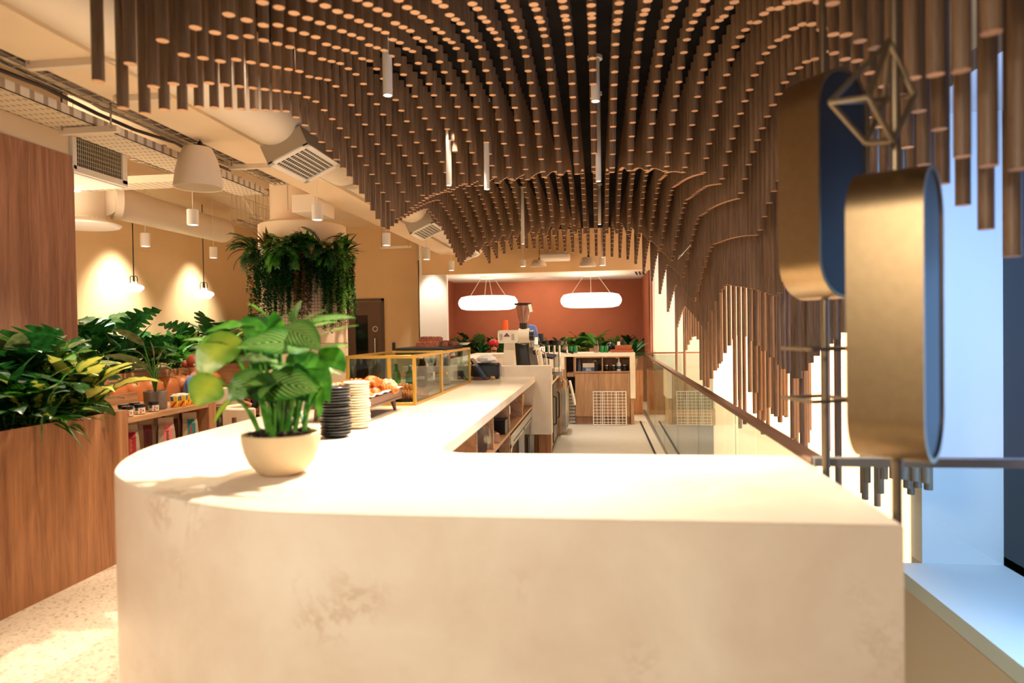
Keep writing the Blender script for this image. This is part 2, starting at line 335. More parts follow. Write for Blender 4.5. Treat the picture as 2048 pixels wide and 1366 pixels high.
m = MB(); m.box(-3.4, 1.1, 13.2, 15.6, 2.66, 2.72); struct('ceiling_alcove', m, 'white')
m = MB(); m.box(1.0, 1.08, 13.2, 15.6, 0, 3.75); m.box(1.0, 2.4, 13.6, 13.75, 0, 3.75); struct('wall_beyond_railing', m, 'wallw')
m = MB(); m.box(1.0, 1.035, 13.19, 13.2, 0, 3.6); struct('trim_1', m, 'terra')
m = MB(); m.box(-7.3, 2.4, -2.5, 15.7, 3.7, 3.85); struct('ceiling', m, 'ceil')
m = MB(); m.box(-.6, .8, 2.9, 13.2, .0, .004); struct('floor_service_bay', m, 'bayfloor')
# dark felt ceiling raft the rods hang from
m = MB(); m.prism([(-2.0, -.5), (1.3, -.5), (1.3, 2.6), (2.15, 4.7), (2.15, 12.35), (-2.0, 12.35)], 3.36, 3.46); struct('ceiling_raft', m, 'dark')
# wall with added glow panels along the stair void, window bay at the right
m = MB(); m.box(WX, WX+.15, 5.16, 13.6, -3.3, 3.75); struct('wall_right', m, 'wallw')
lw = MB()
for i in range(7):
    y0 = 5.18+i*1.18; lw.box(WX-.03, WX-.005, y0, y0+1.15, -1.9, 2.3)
o = lw.build('added_glow_panel', 'washer', smooth=0)  # emissive panels added as the wall's wash of light
tag(o, 'warm glowing panels added for the lit wall behind the long rods', 'added glow')
m = MB(); m.box(WX, 2.75, 5.0, 5.15, -.1, 3.75); struct('wall_window_return', m, 'wallw')
m = MB(); m.box(2.0, 4.2, -1.5, 5.0, -.2, -.1); struct('trim_2', m, 'wallw')          # window sill ledge
m = MB(); m.box(2.01, 2.07, -1.5, 5.0, -3.2, -.201); struct('wall_under_window', m, 'peach')
m = MB(); m.box(2.13, 4.2, -1.5, 5.0, 2.98, 3.1); struct('ceiling_window_bay', m, 'wallw')
m = MB(); m.box(2.72, 2.78, 4.75, 5.0, -.1, 2.98); m.box(2.72, 2.78, -1.5, 5.0, 2.86, 2.98); m.box(2.72, 2.78, -1.5, 5.0, -.1, -.04)
m = struct('window_1', m, 'black')
g = MB(); g.box(2.745, 2.755, -1.5, 4.75, -.04, 2.86); o = g.build('window_pane', 'wglass', m, smooth=0)

# door in the back wall
dx0, dx1 = aY(712, 600, BY).x, aY(768, 600, BY).x
d = thing('door_1', 'brown timber door with a narrow glass panel in the back wall', 'door', ((dx0+dx1)/2, BY, 0)); d['kind'] = 'structure'
w = (dx1-dx0)/2; fx = w-.055
m = MB(); m.box(-w-1.0, -w-.95, -.04, 0, 0, 2.24); m.box(w-.05, w, -.04, 0, 0, 2.24); m.box(-w-1.0, w, -.04, 0, 2.19, 2.24); m.build('door_frame', 'doorf', d, smooth=0)
m = MB(); m.box(-w, fx, -.03, -.005, 0, 2.18); m.build('door_leaf', 'door', d, smooth=0)
m = MB(); m.box(-w+.0, -w+.25, -.034, -.03, .25, 1.9); m.build('door_glass', 'dglass', d, smooth=0)
m = MB(); m.box(-w-.95, -w-.01, -.03, -.005, 0, 2.18); m.build('door_leaf', 'door', d, smooth=0)
m = MB(); m.tube([(fx-.13, -.035, 1.45), (fx-.13, -.08, 1.43), (fx-.13, -.08, .9), (fx-.13, -.035, .88)], .014, 8); m.build('door_handle', 'steel', d)
m = MB(); m.tube([(fx-.13+.05*math.cos(t*PI/8), -.036, 1.62+.05*math.sin(t*PI/8)) for t in range(16)], .008, 6, closed=True); m.build('round_sign', 'white', d)
m = MB(); m.box(-w+.03-.25, -w-.12, -.036, -.03, 2.02, 2.12); m.build('notice', 'white', d, smooth=0)
p = aY(788, 697, BY); m = MB(p); m.box(p.x-.03, p.x+.03, BY-.03, BY, p.z-.12, p.z+.12); tag(m.build('wall_reader', 'black', bevel=.004), 'small black card reader on the cream wall beside the door', 'reader')

# ------------------------------------------------------------------ the wavy ceiling of rods
S = .1365; RR = .0235; TOP = 3.345
def ends(X, Y):
    pts = [(-2.1, 1.1), (-1.9, 1.17), (-1.7, 1.32), (-1.5, 1.42), (-1.2, 1.47), (-.5, 1.47), (0, 1.46), (.35, 1.43), (.5, 1.38), (.7, 1.26), (.91, 1.03), (1.1, .71), (1.35, .11), (1.5, -.38), (1.64, -.95), (1.8, -1.12), (2.0, -1.15), (3, -1.3)]
    X0 = X
    sh = [(-9, .1), (1.5, .1), (2.2, .05), (3.4, -.3), (5.0, -.35), (7.0, -.15), (9.0, -.05), (12, 0), (99, 0)]
    for (a, sa), (b, sb) in zip(sh, sh[1:]):
        if Y <= b: kk = max(0, min(1, (1.55-X)/.45)); X = X+((sa+(sb-sa)*(Y-a)/(b-a))*kk if X > .2 else 0); break
    for (a, ha), (b, hb) in zip(pts, pts[1:]):
        if X <= b: h = ha+(hb-ha)*(X-a)/(b-a); break
    # scalloped waves: crest lines straight across, ridge lines swept back towards the left edge
    per = 3.45; rg = 1.93+.7*max(0, min(1, -X/1.93)); pk = 3.95+.22*max(0, min(1, -X0/1.5))
    u = (Y-rg) % per; up = pk-rg
    c = 2*(u/up)*(1.25-.25*u/up)-1 if u < up else 1-2*((u-up)/(per-up))**1.6
    h += (.24 if X < .5 else .21)*c
    if 1.25 < X0 < 1.56 and Y > 5.9 and int(X0*37+Y*91) % 5 == 0: h -= .75    # a few stray long rods
    return min(EYE.z+h, TOP-.04)
cols = [i*S for i in range(-14, 16)]
rods = []
for ix, X in enumerate(cols):
    for iy in range(93):
        Y = .55+iy*S
        if Y > 12.25: break
        X2 = X-.012
        z = ends(X2, Y)
        if X2 < -1.5 and Y < 2.35: continue                      # the field starts at a slanting near-left edge
        if X2 > 1.25 and X2 > .45*Y: continue                    # and leaves the window bay free
        if X2 > 1.55 and Y > 4.6 and (iy % 3 == 0 or (iy+ix) % 2 or Y > 9): continue
        if X2 > 1.42 and Y > 5.9 and (ix+iy) % 2: continue
        if Y < 2.75 and X2 < .9 and X2 > .7 and z < 1.7: continue
        if X2 > .62 and Y < 3.0 and (abs(X2-.8) < .13): 
            if z < 2.6: continue
        rods.append((X2, Y, z))
def vis(r):
    x, y = proj((r[0], r[1], r[2])); return -30 < x < 2078 and y > 6
near = sorted([r for r in rods if vis(r)], key=lambda r: (Vector(r)-EYE).length)[:300]
ns = set(near)
def rodmb(L, n=12):
    q = MB(); q.cyl((0, 0, 0), (0, 0, L), RR, n=n, mat=0, capmat=0, cap=False)
    vs = [(RR*math.cos(2*PI*i/n), RR*math.sin(2*PI*i/n), 0) for i in range(n)]
    q.add(vs, [tuple(range(n-1, -1, -1))], 1); q.add([(a, b, L) for a, b, c in vs], [tuple(range(n))], 0)
    return q
zones = [('left', lambda r: r[0] < -.9, 'short round wooden rod hanging over the left edge of the wavy ceiling, near end'),
         ('mid', lambda r: r[0] < .45, 'stubby round wooden rod under the black raft above the marble counter'),
         ('slope', lambda r: r[0] < 1.0, 'round wooden rod on the right-hand slope of the wavy ceiling'),
         ('void', lambda r: True, 'long round wooden rod hanging down beside the brass drums over the stairwell')]
grp = {'left': 'left edge rods of the wavy ceiling', 'mid': 'middle rods of the wavy ceiling', 'slope': 'right slope rods of the wavy ceiling', 'void': 'long rods over the stairwell'}
meshes = {}
for r in near:
    zn = next(z for z in zones if z[1](r))
    Lq = round((TOP-r[2])*50)/50
    if Lq not in meshes:
        o = rodmb(Lq).build('wooden_rod', ['rod', 'rodend']); meshes[Lq] = o
    else:
        o = bpy.data.objects.new('wooden_rod', meshes[Lq].data); COL.objects.link(o)
    o.location = (r[0], r[1], TOP-Lq)
    o.rotation_euler = (0, 0, R.uniform(0, 6))
    tag(o, zn[2], 'rod', grp[zn[0]])
st = MB(); hk = MB()
for r in rods:
    hk.cyl((r[0], r[1], TOP), (r[0], r[1], 3.36), .006, n=5, cap=False)
    if r in ns: continue
    n = 10 if r[1] < 6 else 8
    vs = [(r[0]+RR*math.cos(2*PI*i/n), r[1]+RR*math.sin(2*PI*i/n), z) for z in (r[2], TOP) for i in range(n)]
    st.add(vs, [(i, (i+1) % n, n+(i+1) % n, n+i) for i in range(n)], 0)
    st.add(vs[:n], [tuple(range(n-1, -1, -1))], 1)
o = st.build('wooden_rods', ['rod', 'rodend']); tag(o, 'field of further round wooden rods filling the wavy ceiling towards the back', 'rods', None, 'stuff')
o = hk.build('rod_hooks', 'steel'); tag(o, 'tiny metal hooks holding the wooden rods under the black raft', 'hooks', None, 'stuff')

# ------------------------------------------------------------------ lights
def spot(loc, target, power, ang=70, col=(1, .83, .62), rad=.03, blend=.6):
    l = bpy.data.lights.new('spot', 'SPOT'); l.energy = power; l.spot_size = math.radians(ang); l.spot_blend = blend; l.color = col; l.shadow_soft_size = rad
    o = bpy.data.objects.new('spot_light', l); COL.objects.link(o); o.location = loc
    o.rotation_euler = (Vector(target)-Vector(loc)).to_track_quat('-Z', 'Y').to_euler(); return o
def area(loc, target, power, sx, sy, col=(1, .8, .58)):
    l = bpy.data.lights.new('area', 'AREA'); l.energy = power; l.shape = 'RECTANGLE'; l.size = sx; l.size_y = sy; l.color = col
    o = bpy.data.objects.new('area_light', l); COL.objects.link(o); o.location = loc
    o.rotation_euler = (Vector(target)-Vector(loc)).to_track_quat('-Z', 'Y').to_euler(); return o
# ------------------------------------------------------------------ pendant spots
def pendant(name, label, x, y, ztop, zbot, r, group, cord=False, rose=True, n=20, spotw=0, tgt=None, rad=.03, ang=75):
    t = thing(name, label, 'pendant light', (x, y, zbot), 0, group)
    h = ztop-zbot
    m = MB(); m.lathe([(r*.78, .006), (r*.8, 0), (r, 0), (r, h if not cord else cord), (r*.9, (h if not cord else cord)+.004), (0.0, (h if not cord else cord)+.004)], n=n); m.build('lamp_body', 'white', t)
    m = MB(); m.lathe([(0, .004), (r*.8, .004), (r*.8, .012), (0, .012)], n=n); m.build('lamp_lens', 'lamp', t)
    if cord:
        m = MB(); m.cyl((0, 0, cord), (0, 0, h), .004, n=6); m.build('cord', 'white', t)
    if rose:
        m = MB(); m.cyl((0, 0, h-.0), (0, 0, h+.02), r*1.7, n=n); m.build('ceiling_rose', 'white', t)
    if spotw: spot((x, y, zbot-.01), tgt or (x, y, 0), spotw, ang, rad=rad)
    return t
G = 'white tube spots among the wooden rods'
p = aZ(763, 58, 3.34); pendant('tube_pendant', 'largest white tube spot hanging among the rods, nearest the duct', p.x-.02, 4.1, 3.34, aY(763, 192, 4.1).z, .029, G, spotw=300, tgt=(-1.0, 3.4, 0), ang=80)
pendant('tube_pendant', 'white tube spot between two rods, high in the middle of the ceiling', aY(1191, 200, 4.6).x, 4.6, 3.34, aY(1191, 203, 4.6).z, .029, G, spotw=300, tgt=(-.1, 3.4, 0), ang=85)
for px, pt, pb, Y, lb in [(898, 285, 371, 5.2, 'slim white tube spot above the pastry case end, left of centre'), (974, 338, 379, 5.3, 'short white tube spot in the second wave of rods'), (1197, 280, 363, 5.3, 'white tube spot hanging on the centre line behind the first wave'), (1199, 410, 449, 8.6, 'white tube spot on the centre line in the second wave'), (1046, 446, 488, 8.6, 'far white tube spot left of the round lamps'), (1205, 460, 515, 12.4, 'farthest white tube spot, above the round lamps')]:
    q = aY(px, pb, Y); pendant('tube_pendant', lb, q.x, Y, 3.34, q.z, .021, G, spotw=60, ang=95)
G = 'white cylinder spots over the seating'
for px, pt, pb, Y, rw, lb, w in [(386, 418, 450, 6.2, 24, 'white cylinder spot on a thin cord in front of the round duct', 90), (291, 465, 493, 8.6, 20, 'white cylinder spot near the wall between the two glass pendants', 0), (427, 493, 516, 10.2, 16, 'small white cylinder spot right of the second glass pendant', 0), (635, 408, 440, 6.4, 23, 'white cylinder spot above the plant-topped column', 160), (773, 466, 491, 8.2, 17, 'white cylinder spot right of the column beside the beam', 90), (853, 496, 519, 9.6, 15, 'white cylinder spot at the far end of the beam', 90), (903, 522, 541, 11.2, 12, 'tiny white cylinder spot over the white pier', 90), (150, 350, 382, 5.6, 26, 'white cylinder spot half hidden by the tall wood screen', 25), (400, 330, 374, 6.6, 14, 'white tube spot half hidden behind the bell speaker', 0), (1046, 520, 533, 12.6, 12, 'tiny white cylinder spot left of the far bell speaker', 60), (1205, 514, 531, 12.6, 13, 'tiny white cylinder spot right of the far bell speaker', 60)]:
    q = aY(px, pb, Y); r = rw/F*Y/2; h = (pb-pt)/F*Y
    pendant('cylinder_pendant', lb, q.x, Y, 3.68, q.z, r, G, cord=h, rose=False, spotw=w, ang=100)
# wall washers behind the glass pendants (the bright cones on the cream wall)
for px in (228, 382):
    Y = aX(px, 600, -7.1).y; spot((-6.55, Y, 3.2), (-6.95, Y, 1.2), 560, 84, (1, .92, .78), .1, 1.0)
spot((-3.2, 12.72, 3.1), (-3.2, 13.02, 1.4), 130, 60, (1, .9, .76), .04, .8)

# glass pendants
def glass_pendant(px, py, X, lb):
    p = aX(px, py, X); s = 40/F*p.y/2*1.0
    t = thing('glass_pendant', lb, 'pendant light', (p.x, p.y, p.z), 0, 'opal glass pendants by the cream wall')
    pr = [(0, -.35), (.62, -.36), (.68, -.30), (.72, -.2), (.92, -.08), (1, .06), (.97, .2), (.8, .33), (.42, .44), (.3, .52), (.3, .72), (.0, .74)]
    m = MB(); m.lathe([(a*s, b*s) for a, b in pr], n=24); m.build('glass_shade', 'lampw', t)
    m = MB()
    for k in range(4):
        a = PI/4+k*PI/2; c, d = math.cos(a)*s*.3, math.sin(a)*s*.3
        m.tube([(c*1.15, d*1.15, s*.55), (c*1.15, d*1.15, s*1.15), (c*.9, d*.9, s*1.32), (0, 0, s*1.36)], .006, 6)
    m.build('wire_cage', 'blackm', t)
    m = MB(); m.cyl((0, 0, s*.7), (0, 0, 3.7-p.z), .007, n=6); m.build('cord', 'blackm', t)
glass_pendant(268, 577, -6.45, 'opal glass pendant on a dark cord, nearer one of the pair')
glass_pendant(408, 590, -6.45, 'opal glass pendant on a dark cord, farther one of the pair')

# ring lamps in the alcove
def ring_lamp(px, py, cx, lb, wires):
    p = aY(px, py, 13.9); s = .615
    t = thing('ring_lamp', lb, 'pendant light', tuple(p), 0, 'glowing pill-shaped lamps in the alcove')
    m = MB(); m.lathe([(0, -.12), (s*.72, -.14), (s*.9, -.115), (s*.98, -.05), (s, 0), (s*.98, .055), (s*.9, .12), (s*.72, .142), (0, .125)], n=40, sy=.7); m.build('fabric_shade', 'ring', t, smooth=60)
    zt = 2.66-p.z
    m = MB(); m.lathe([(0, zt-.04), (.16, zt-.04), (.16, zt), (0, zt)], (0, 0, 0), 20); m.build('ceiling_rose', 'white', t)
    for w in wires:
        m = MB(); m.cyl((w, 0, .13), (w*.35, 0, zt-.03), .005, n=5); m.build('suspension_wire', 'taupe', t)
ring_lamp(976, 606, 0, 'glowing pill-shaped lamp at the left, behind the grinder hopper', (-.38, -.07, .09, .38))
ring_lamp(1182, 601, 0, 'glowing pill-shaped lamp at the right, clear of the grinder', (-.4, 0, .4))

# ------------------------------------------------------------------ ceiling services
t = thing('ceiling_beam', 'long boxed plaster beam running beside the round duct', 'beam', (-2.8, 0, 3.0)); t['kind'] = 'structure'
m = MB(t.location); m.box(-3.03, -2.63, -1, 13.1, 3.04, 3.70); m.build('beam_body', 'ceil', t, smooth=0)
# big round duct with two side grilles
def duct(loc, r, x, z, y0, y1, label, seams):
    t = thing('air_duct', label, 'duct', (x, y0, z))
    m = MB(t.location); m.cyl((x, y0, z), (x, y1, z), r, n=40)
    m.build('duct_body', 'duct', t)
    for s in seams:
        m = MB(t.location); m.cyl((x, s, z), (x, s+.05, z), r+.012, n=40); m.build('seam_band', 'duct', t)
    return t
t = duct(None, .2, -2.38, 3.15, -.5, 6.2, 'large round painted air duct running beside the beam, above the rods', (1.9, 3.2))
def side_grille(t, y, s=1.0, x=-2.38, z=3.15, r=.2):
    # collar that stands off the duct, facing down and left toward the camera
    a = math.radians(-66); nx, nz = math.cos(a), math.sin(a); tx, tz = -nz, nx
    L = .33*s; Hh = .17*s; c = Vector((x, y, z))
    m = MB(t.location)
    P = lambda u, v, d: (c.x+nx*d+tx*u, c.y+v, c.z+nz*d+tz*u)
    vs = [P(-Hh, -L, r*.75), P(Hh, -L, r*.75), P(Hh, L, r*.75), P(-Hh, L, r*.75), P(-Hh, -L, r+.09), P(Hh, -L, r+.09), P(Hh, L, r+.09), P(-Hh, L, r+.09)]
    m.add(vs, [(0, 1, 5, 4), (1, 2, 6, 5), (2, 3, 7, 6), (3, 0, 4, 7), (4, 5, 6, 7)])
    g = m.build('grille_collar', 'taupe', t, smooth=0)
    m = MB(t.location); d0 = r+.091
    for (u0, u1, v0, v1) in ((-Hh, Hh, -L, -L+.05), (-Hh, Hh, L-.05, L), (-Hh, -Hh+.04, -L, L), (Hh-.04, Hh, -L, L)):
        m.add([P(u0, v0, d0), P(u1, v0, d0), P(u1, v1, d0), P(u0, v1, d0), P(u0, v0, d0+.012), P(u1, v0, d0+.012), P(u1, v1, d0+.012), P(u0, v1, d0+.012)], [(3, 2, 1, 0), (4, 5, 6, 7), (0, 1, 5, 4), (1, 2, 6, 5), (2, 3, 7, 6), (3, 0, 4, 7)])
    m.build('grille_frame', 'white', t, smooth=0)
    m = MB(t.location); m.add([P(-Hh, -L, d0), P(Hh, -L, d0), P(Hh, L, d0), P(-Hh, L, d0)], [(0, 1, 2, 3)]); m.build('grille_back', 'blackm', t, smooth=0)
    m = MB(t.location)
    for k in range(6):
        u = -Hh+.05+(2*Hh-.1)*(k+.5)/6
        m.add([P(u-.008, -L+.05, d0+.002), P(u+.008, -L+.05, d0+.008), P(u+.008, L-.05, d0+.008), P(u-.008, L-.05, d0+.002)], [(0, 1, 2, 3)])
    for k in range(18):
        v = -L+.06+(2*L-.12)*k/17
        m.add([P(-Hh+.04, v-.004, d0+.009), P(Hh-.04, v-.004, d0+.009), P(Hh-.04, v+.004, d0+.009), P(-Hh+.04, v+.004, d0+.009)], [(0, 1, 2, 3)])
    m.build('louvres', 'white', t, smooth=0)
side_grille(t, 5.15)
# corrugated flexible section beyond the first grille
m = MB(t.location); prof = []
for k in range(31):
    prof.append((.2+.014*math.sin(k*PI/1.5), k*.024))
vs = []
m2 = MB(t.location); n = 32
for r_, y_ in prof:
    for i in range(n): a = 2*PI*i/n; vs.append((-2.38+r_*math.cos(a), 5.55+y_, 3.15+r_*math.sin(a)))
m2.add(vs, [(j*n+i, j*n+(i+1) % n, (j+1)*n+(i+1) % n, (j+1)*n+i) for j in range(len(prof)-1) for i in range(n)]); m2.build('flexible_section', 'duct', t)
t2 = duct(None, .2, -2.3, 3.12, 6.3, 12.6, 'farther stretch of round duct seen past the left edge of the rods', (8.9, 10.4))
side_grille(t2, 8.7, 1.0, -2.3, 3.12, .2)
side_grille(t2, 11.6, .9, -2.3, 3.12, .2)
# duct along the seating wall with drop and diffuser
t = thing('wall_duct', 'thick round duct crossing above the glass pendants by the cream wall', 'duct', (-6.3, 7.0, 3.3))
m = MB(t.location); a = aY(205, 398, 7.4); b = aY(445, 462, 11.2)
m.cyl(a, b, .2, n=32); m.build('duct_body', 'duct', t)
m = MB(t.location); m.cyl((a.x+.05, a.y+.1, a.z), (a.x+.1, a.y+.16, a.z), .225, n=32); m.build('seam_band', 'duct', t)
m = MB(t.location); m.cyl((a.x-.2, a.y-.1, a.z-.25), (a.x-.2, a.y-.1, a.z+.3), .25, n=28); m.build('drop_box', 'duct', t)
m = MB(t.location); m.lathe([(.0, 0), (.4, 0), (.42, .02), (.25, .08), (.25, .1)], (a.x-.2, a.y-.1, a.z-.33), 32); m.build('ceiling_diffuser', 'white', t)
# boxed duct over the column
p = aY(600, 410, 7.2)
t = thing('boxed_duct', 'square sheet-metal duct end beside the column head', 'duct', tuple(p))
m = MB(t.location); m.box(aY(583, 400, 7.2).x, -3.06, 7.2, 7.74, aY(600, 424, 7.2).z, aY(600, 388, 7.2).z); m.build('duct_box', 'duct', t, bevel=.01)
for xq in (-3.5, -3.15): m = MB(t.location); m.cyl((xq, 7.45, p.z), (xq, 7.45, 3.7), .006, n=6); m.build('hanger_rod', 'steel', t)
# return-air grille box
t = thing('return_air_box', 'white framed square return-air grille under the perforated tray', 'vent', (-4.35, 5.2, 3.0))
m = MB(t.location); A = aX(150, 270, -4.1); B = aX(236, 300, -4.1); C = aX(233, 353, -4.1)
y0, y1, z0, z1 = A.y, B.y+.1, 2.88, 3.2
m.box(-4.7, -4.122, 4.94, y1, z0-.03, z1+.05); m.build('vent_box', 'white', t, smooth=0)
m = MB(t.location); m.box(-4.118, -4.112, y0, y1-.06, z0+.03, z1); m.build('grille_back', 'blackm', t, smooth=0)
m = MB(t.location)
for k in range(9):
    z = z0+.03+(z1-z0-.03)*k/8; m.box(-4.111, -4.105, y0, y1-.06, z-.0012, z+.0012)
for k in range(26):
    y = y0+(y1-.06-y0)*k/25; m.box(-4.111, -4.105, y-.0012, y+.0012, z0+.03, z1)
m.build('wire_grille', 'duct', t, smooth=0)
m = MB(t.location)
for a_, b_, c_, d_ in ((4.94, y1, z0-.02, z0+.03), (4.94, y1, z1, z1+.04), (y1-.06, y1, z0, z1), (y0-.04, y0, z0, z1)): m.box(-4.125, -4.09, a_, b_, c_, d_)
m.build('grille_frame', 'white', t, smooth=0)

# cable trays
t = thing('cable_tray', 'wide perforated cable tray running back from the top left corner', 'cable tray', (-3.4, 1, 2.9))
m = MB(t.location); m.box(-3.56, -3.25, 1.0, 6.4, 2.93, 2.935); m.build('tray_bed', 'trayp', t, smooth=0)
m = MB(t.location); m.box(-3.256, -3.25, 1.0, 6.4, 2.93, 2.99); m.box(-3.56, -3.554, 1.0, 6.4, 2.93, 2.99); m.build('tray_side', 'traye', t, smooth=0)
t = thing('cable_tray', 'perforated cable tray crossing level behind the bell speaker', 'cable tray', (-5.5, 7.4, 3.3))
a, b = aY(150, 363, 6.9), aY(352, 350, 6.9)
m = MB(t.location); m.box(a.x-.3, b.x+.05, 6.9, 7.2, a.z-.05, a.z-.045); m.box(a.x-.3, b.x+.05, 6.89, 6.9, a.z-.05, a.z+.03); m.build('tray_bed', 'trayq', t, smooth=0)
def basket(x0, x1, y0, y1, z, h, label, cables):
    t = thing('wire_basket_tray', label, 'cable tray', ((x0+x1)/2, y0, z))
    m = MB(t.location)
    for x in (x0, (x0+x1)/2, x1): m.cyl((x, y0, z), (x, y1, z), .004, n=5)
    for x in (x0, x1): m.cyl((x, y0, z+h), (x, y1, z+h), .004, n=5); m.cyl((x, y0, z+h/2), (x, y1, z+h/2), .004, n=5)
    k = int((y1-y0)/.12)
    for i in range(k+1):
        y = y0+(y1-y0)*i/k; m.tube([(x0, y, z+h), (x0, y, z), (x1, y, z), (x1, y, z+h)], .004, 5)
    m.build('wire_basket', 'wire', t)
    for yq in (y0+.3, y1-.3):
        m = MB(t.location); m.cyl(((x0+x1)/2, yq, z+.002), ((x0+x1)/2, yq, 3.7), .005, n=6); m.build('hanger_rod', 'steel', t)
    for i in range(cables):
        pts = []; xx = R.uniform(x0+.02, x1-.02)
        for j in range(14):
            pts.append((min(x1-.015, max(x0+.015, xx+R.uniform(-.02, .02))), y0+(y1-y0)*j/13, z+.012+.02*(i % 3)+R.uniform(0, .01)))
        m = MB(t.location); m.tube(pts, R.choice((.008, .011, .014)), 6); m.build('cable', 'cable' if i % 2 else 'taupe', t)
basket(-3.24, -3.07, .8, 6.6, 3.06, .1, 'wire basket tray full of cables running alongside the beam', 9)
for i in range(30):
    t = MB((-3.3, .8, 3.1)); xx = R.uniform(-3.5, -3.06); zz = R.uniform(3.12, 3.26)
    t.tube([(xx+R.uniform(-.03, .03), .8+j*.45, zz+R.uniform(-.02, .02)) for j in range(13)], R.choice((.01, .014, .018)), 6)
    tag(t.build('ceiling_cable', 'cable' if i % 3 else 'taupe'), 'grey cable running in the bundle above the trays, top left', 'cable', 'loose cables above the trays')
basket(-4.9, -4.55, 6.2, 8.6, 3.42, .08, 'short wire basket tray high behind the return-air grille', 5)
basket(-5.0, -4.6, 8.9, 11.0, 3.1, .4, 'deep wire ladder tray beside the column, at the far end of the pipes', 3)
# conduits / pipes on the slab soffit
for (x, y0, y1, z, r, lb) in ((-4.35, 6.5, 10.5, 3.62, .03, 'thin painted pipe under the slab, nearer the beam'), (-4.75, 6.6, 10.4, 3.6, .045, 'thicker painted pipe under the slab, above the wall duct'), (-5.1, 6.3, 9.8, 3.64, .02, 'slim conduit under the slab, leftmost of the three pipes')):
    t = thing('ceiling_pipe', lb, 'pipe', (x, y0, z)); m = MB(t.location)
    m.tube([(x, y0, z), (x, y1-.6, z), (x, y1-.5, z-.02), (x+.05, y1-.35, z-.2), (x+.05, y1-.2, z-.32), (x+.12, y1, z-.35)], r, 10); m.build('pipe_run', 'duct', t)
    m = MB(t.location)
    for k in range(4): y = y0+.4+k*.8; m.box(x-r-.012, x+r+.012, y, y+.03, z-r-.004, z+r+.004)
    m.build('pipe_clip', 'taupe', t, smooth=0)
# bracket struts under trays and beam
for i, (a, b, z, lb) in enumerate((((55, 132), (205, 124), 3.02, 'nearest strut under the wire basket and beam, top left'), ((232, 200), (338, 192), 3.02, 'second strut under the beam, above the return-air grille'), ((125, 265), (235, 257), 2.9, 'strut carrying the perforated tray above the return-air grille'), ((462, 336), (607, 327), 3.02, 'third strut under the beam, right of the bell speaker'), ((765, 497), (818, 492), 3.0, 'farther strut under the beam right of the column'), ((833, 518), (880, 518), 3.0, 'farthest strut at the end of the beam'))):
    P0, P1 = aZ(a[0], a[1], z), aZ(b[0], b[1], z); yy = (P0.y+P1.y)/2
    t = thing('strut_bracket', lb, 'bracket', (P0.x, yy, z), 0, 'metal struts under trays and beam')
    m = MB(t.location); m.box(P0.x, P1.x, yy-.02, yy+.02, z-.02, z+.02); m.build('strut_channel', 'duct', t, smooth=0)
    for x in (P0.x+.03, P1.x-.03):
        m = MB(t.location); m.cyl((x, yy-.03, z), (x, yy-.03, 3.70), .006, n=6); m.build('threaded_rod', 'steel', t)
# bell shaped speakers
def bell(px, pt, pb, wpx, Y, lb):
    c = aY(px, pb, Y); s = wpx/F*Y/2; h = (pb-pt)/F*Y
    t = thing('bell_speaker', lb, 'speaker', (c.x, c.y, c.z))
    m = MB(); m.lathe([(s*.95, .005), (s, 0), (s, .02), (s*.97, .05), (s*.92, h*.4), (s*.8, h*.7), (s*.62, h*.95), (s*.58, h), (0, h)], n=36); m.build('speaker_body', 'duct', t)
    m = MB(); m.lathe([(0, -.0), (s*.95, .004), (s*.95, .012), (0, .012)], n=36); m.build('speaker_grille', 'taupe', t)
    m = MB(); m.cyl((0.02, 0, h), (0.02, 0, h+.05), .025, .015, n=10); m.cyl((0.02, 0, h+.05), (0.02, 0, 3.7-c.z), .005, n=6); m.build('hanging_gland', 'blackm', t)
bell(397, 292, 376, 99, 4.9, 'large cream bell-shaped speaker hanging below the cable trays')
bell(1175, 515, 533, 34, 12.6, 'small far bell-shaped speaker above the right alcove lamp')
bell(1077, 520, 533, 32, 12.7, 'small far bell-shaped speaker above the left alcove lamp')
t = thing('cassette_unit', 'white square cassette unit on the ceiling before the alcove', 'air conditioner', (-.9, 12.4, 3.1)); m = MB(t.location)
m.box(-1.05, -.5, 12.5, 13.0, 2.84, 2.95); m.build('cassette_body', 'white', t, bevel=.03)
for xq in (-.95, -.6): m = MB(t.location); m.cyl((xq, 12.75, 2.94), (xq, 12.75, 3.7), .006, n=6); m.build('hanger_rod', 'steel', t)
m = MB(); 
for k in range(3):
    x = .72+k*.07; m.add([(x, 13.5, 2.655), (x+.035, 13.5, 2.655), (x+.11, 14.3, 2.655), (x+.075, 14.3, 2.655)], [(3, 2, 1, 0)])
tag(m.build('linear_vent', 'blackm', smooth=0), 'three black slots of the air vent in the alcove ceiling', 'vent')
m = MB(); m.tube([aY(1356, 517, 5.0), aY(1382, 488, 4.7)], .006, 8); tag(m.build('silver_rod', 'chrome'), 'thin slanting silver bar caught between the hanging rods', 'bar')
# smoke detector & ceiling block by the wall duct
p = aY(255, 374, 8.0); t = MB(p); t.lathe([(0, -.04), (.06, -.04), (.1, 0), (0, 0)], tuple(p), 20); tag(t.build('smoke_detector', 'white'), 'round smoke detector under the slab beside the wall duct', 'detector')
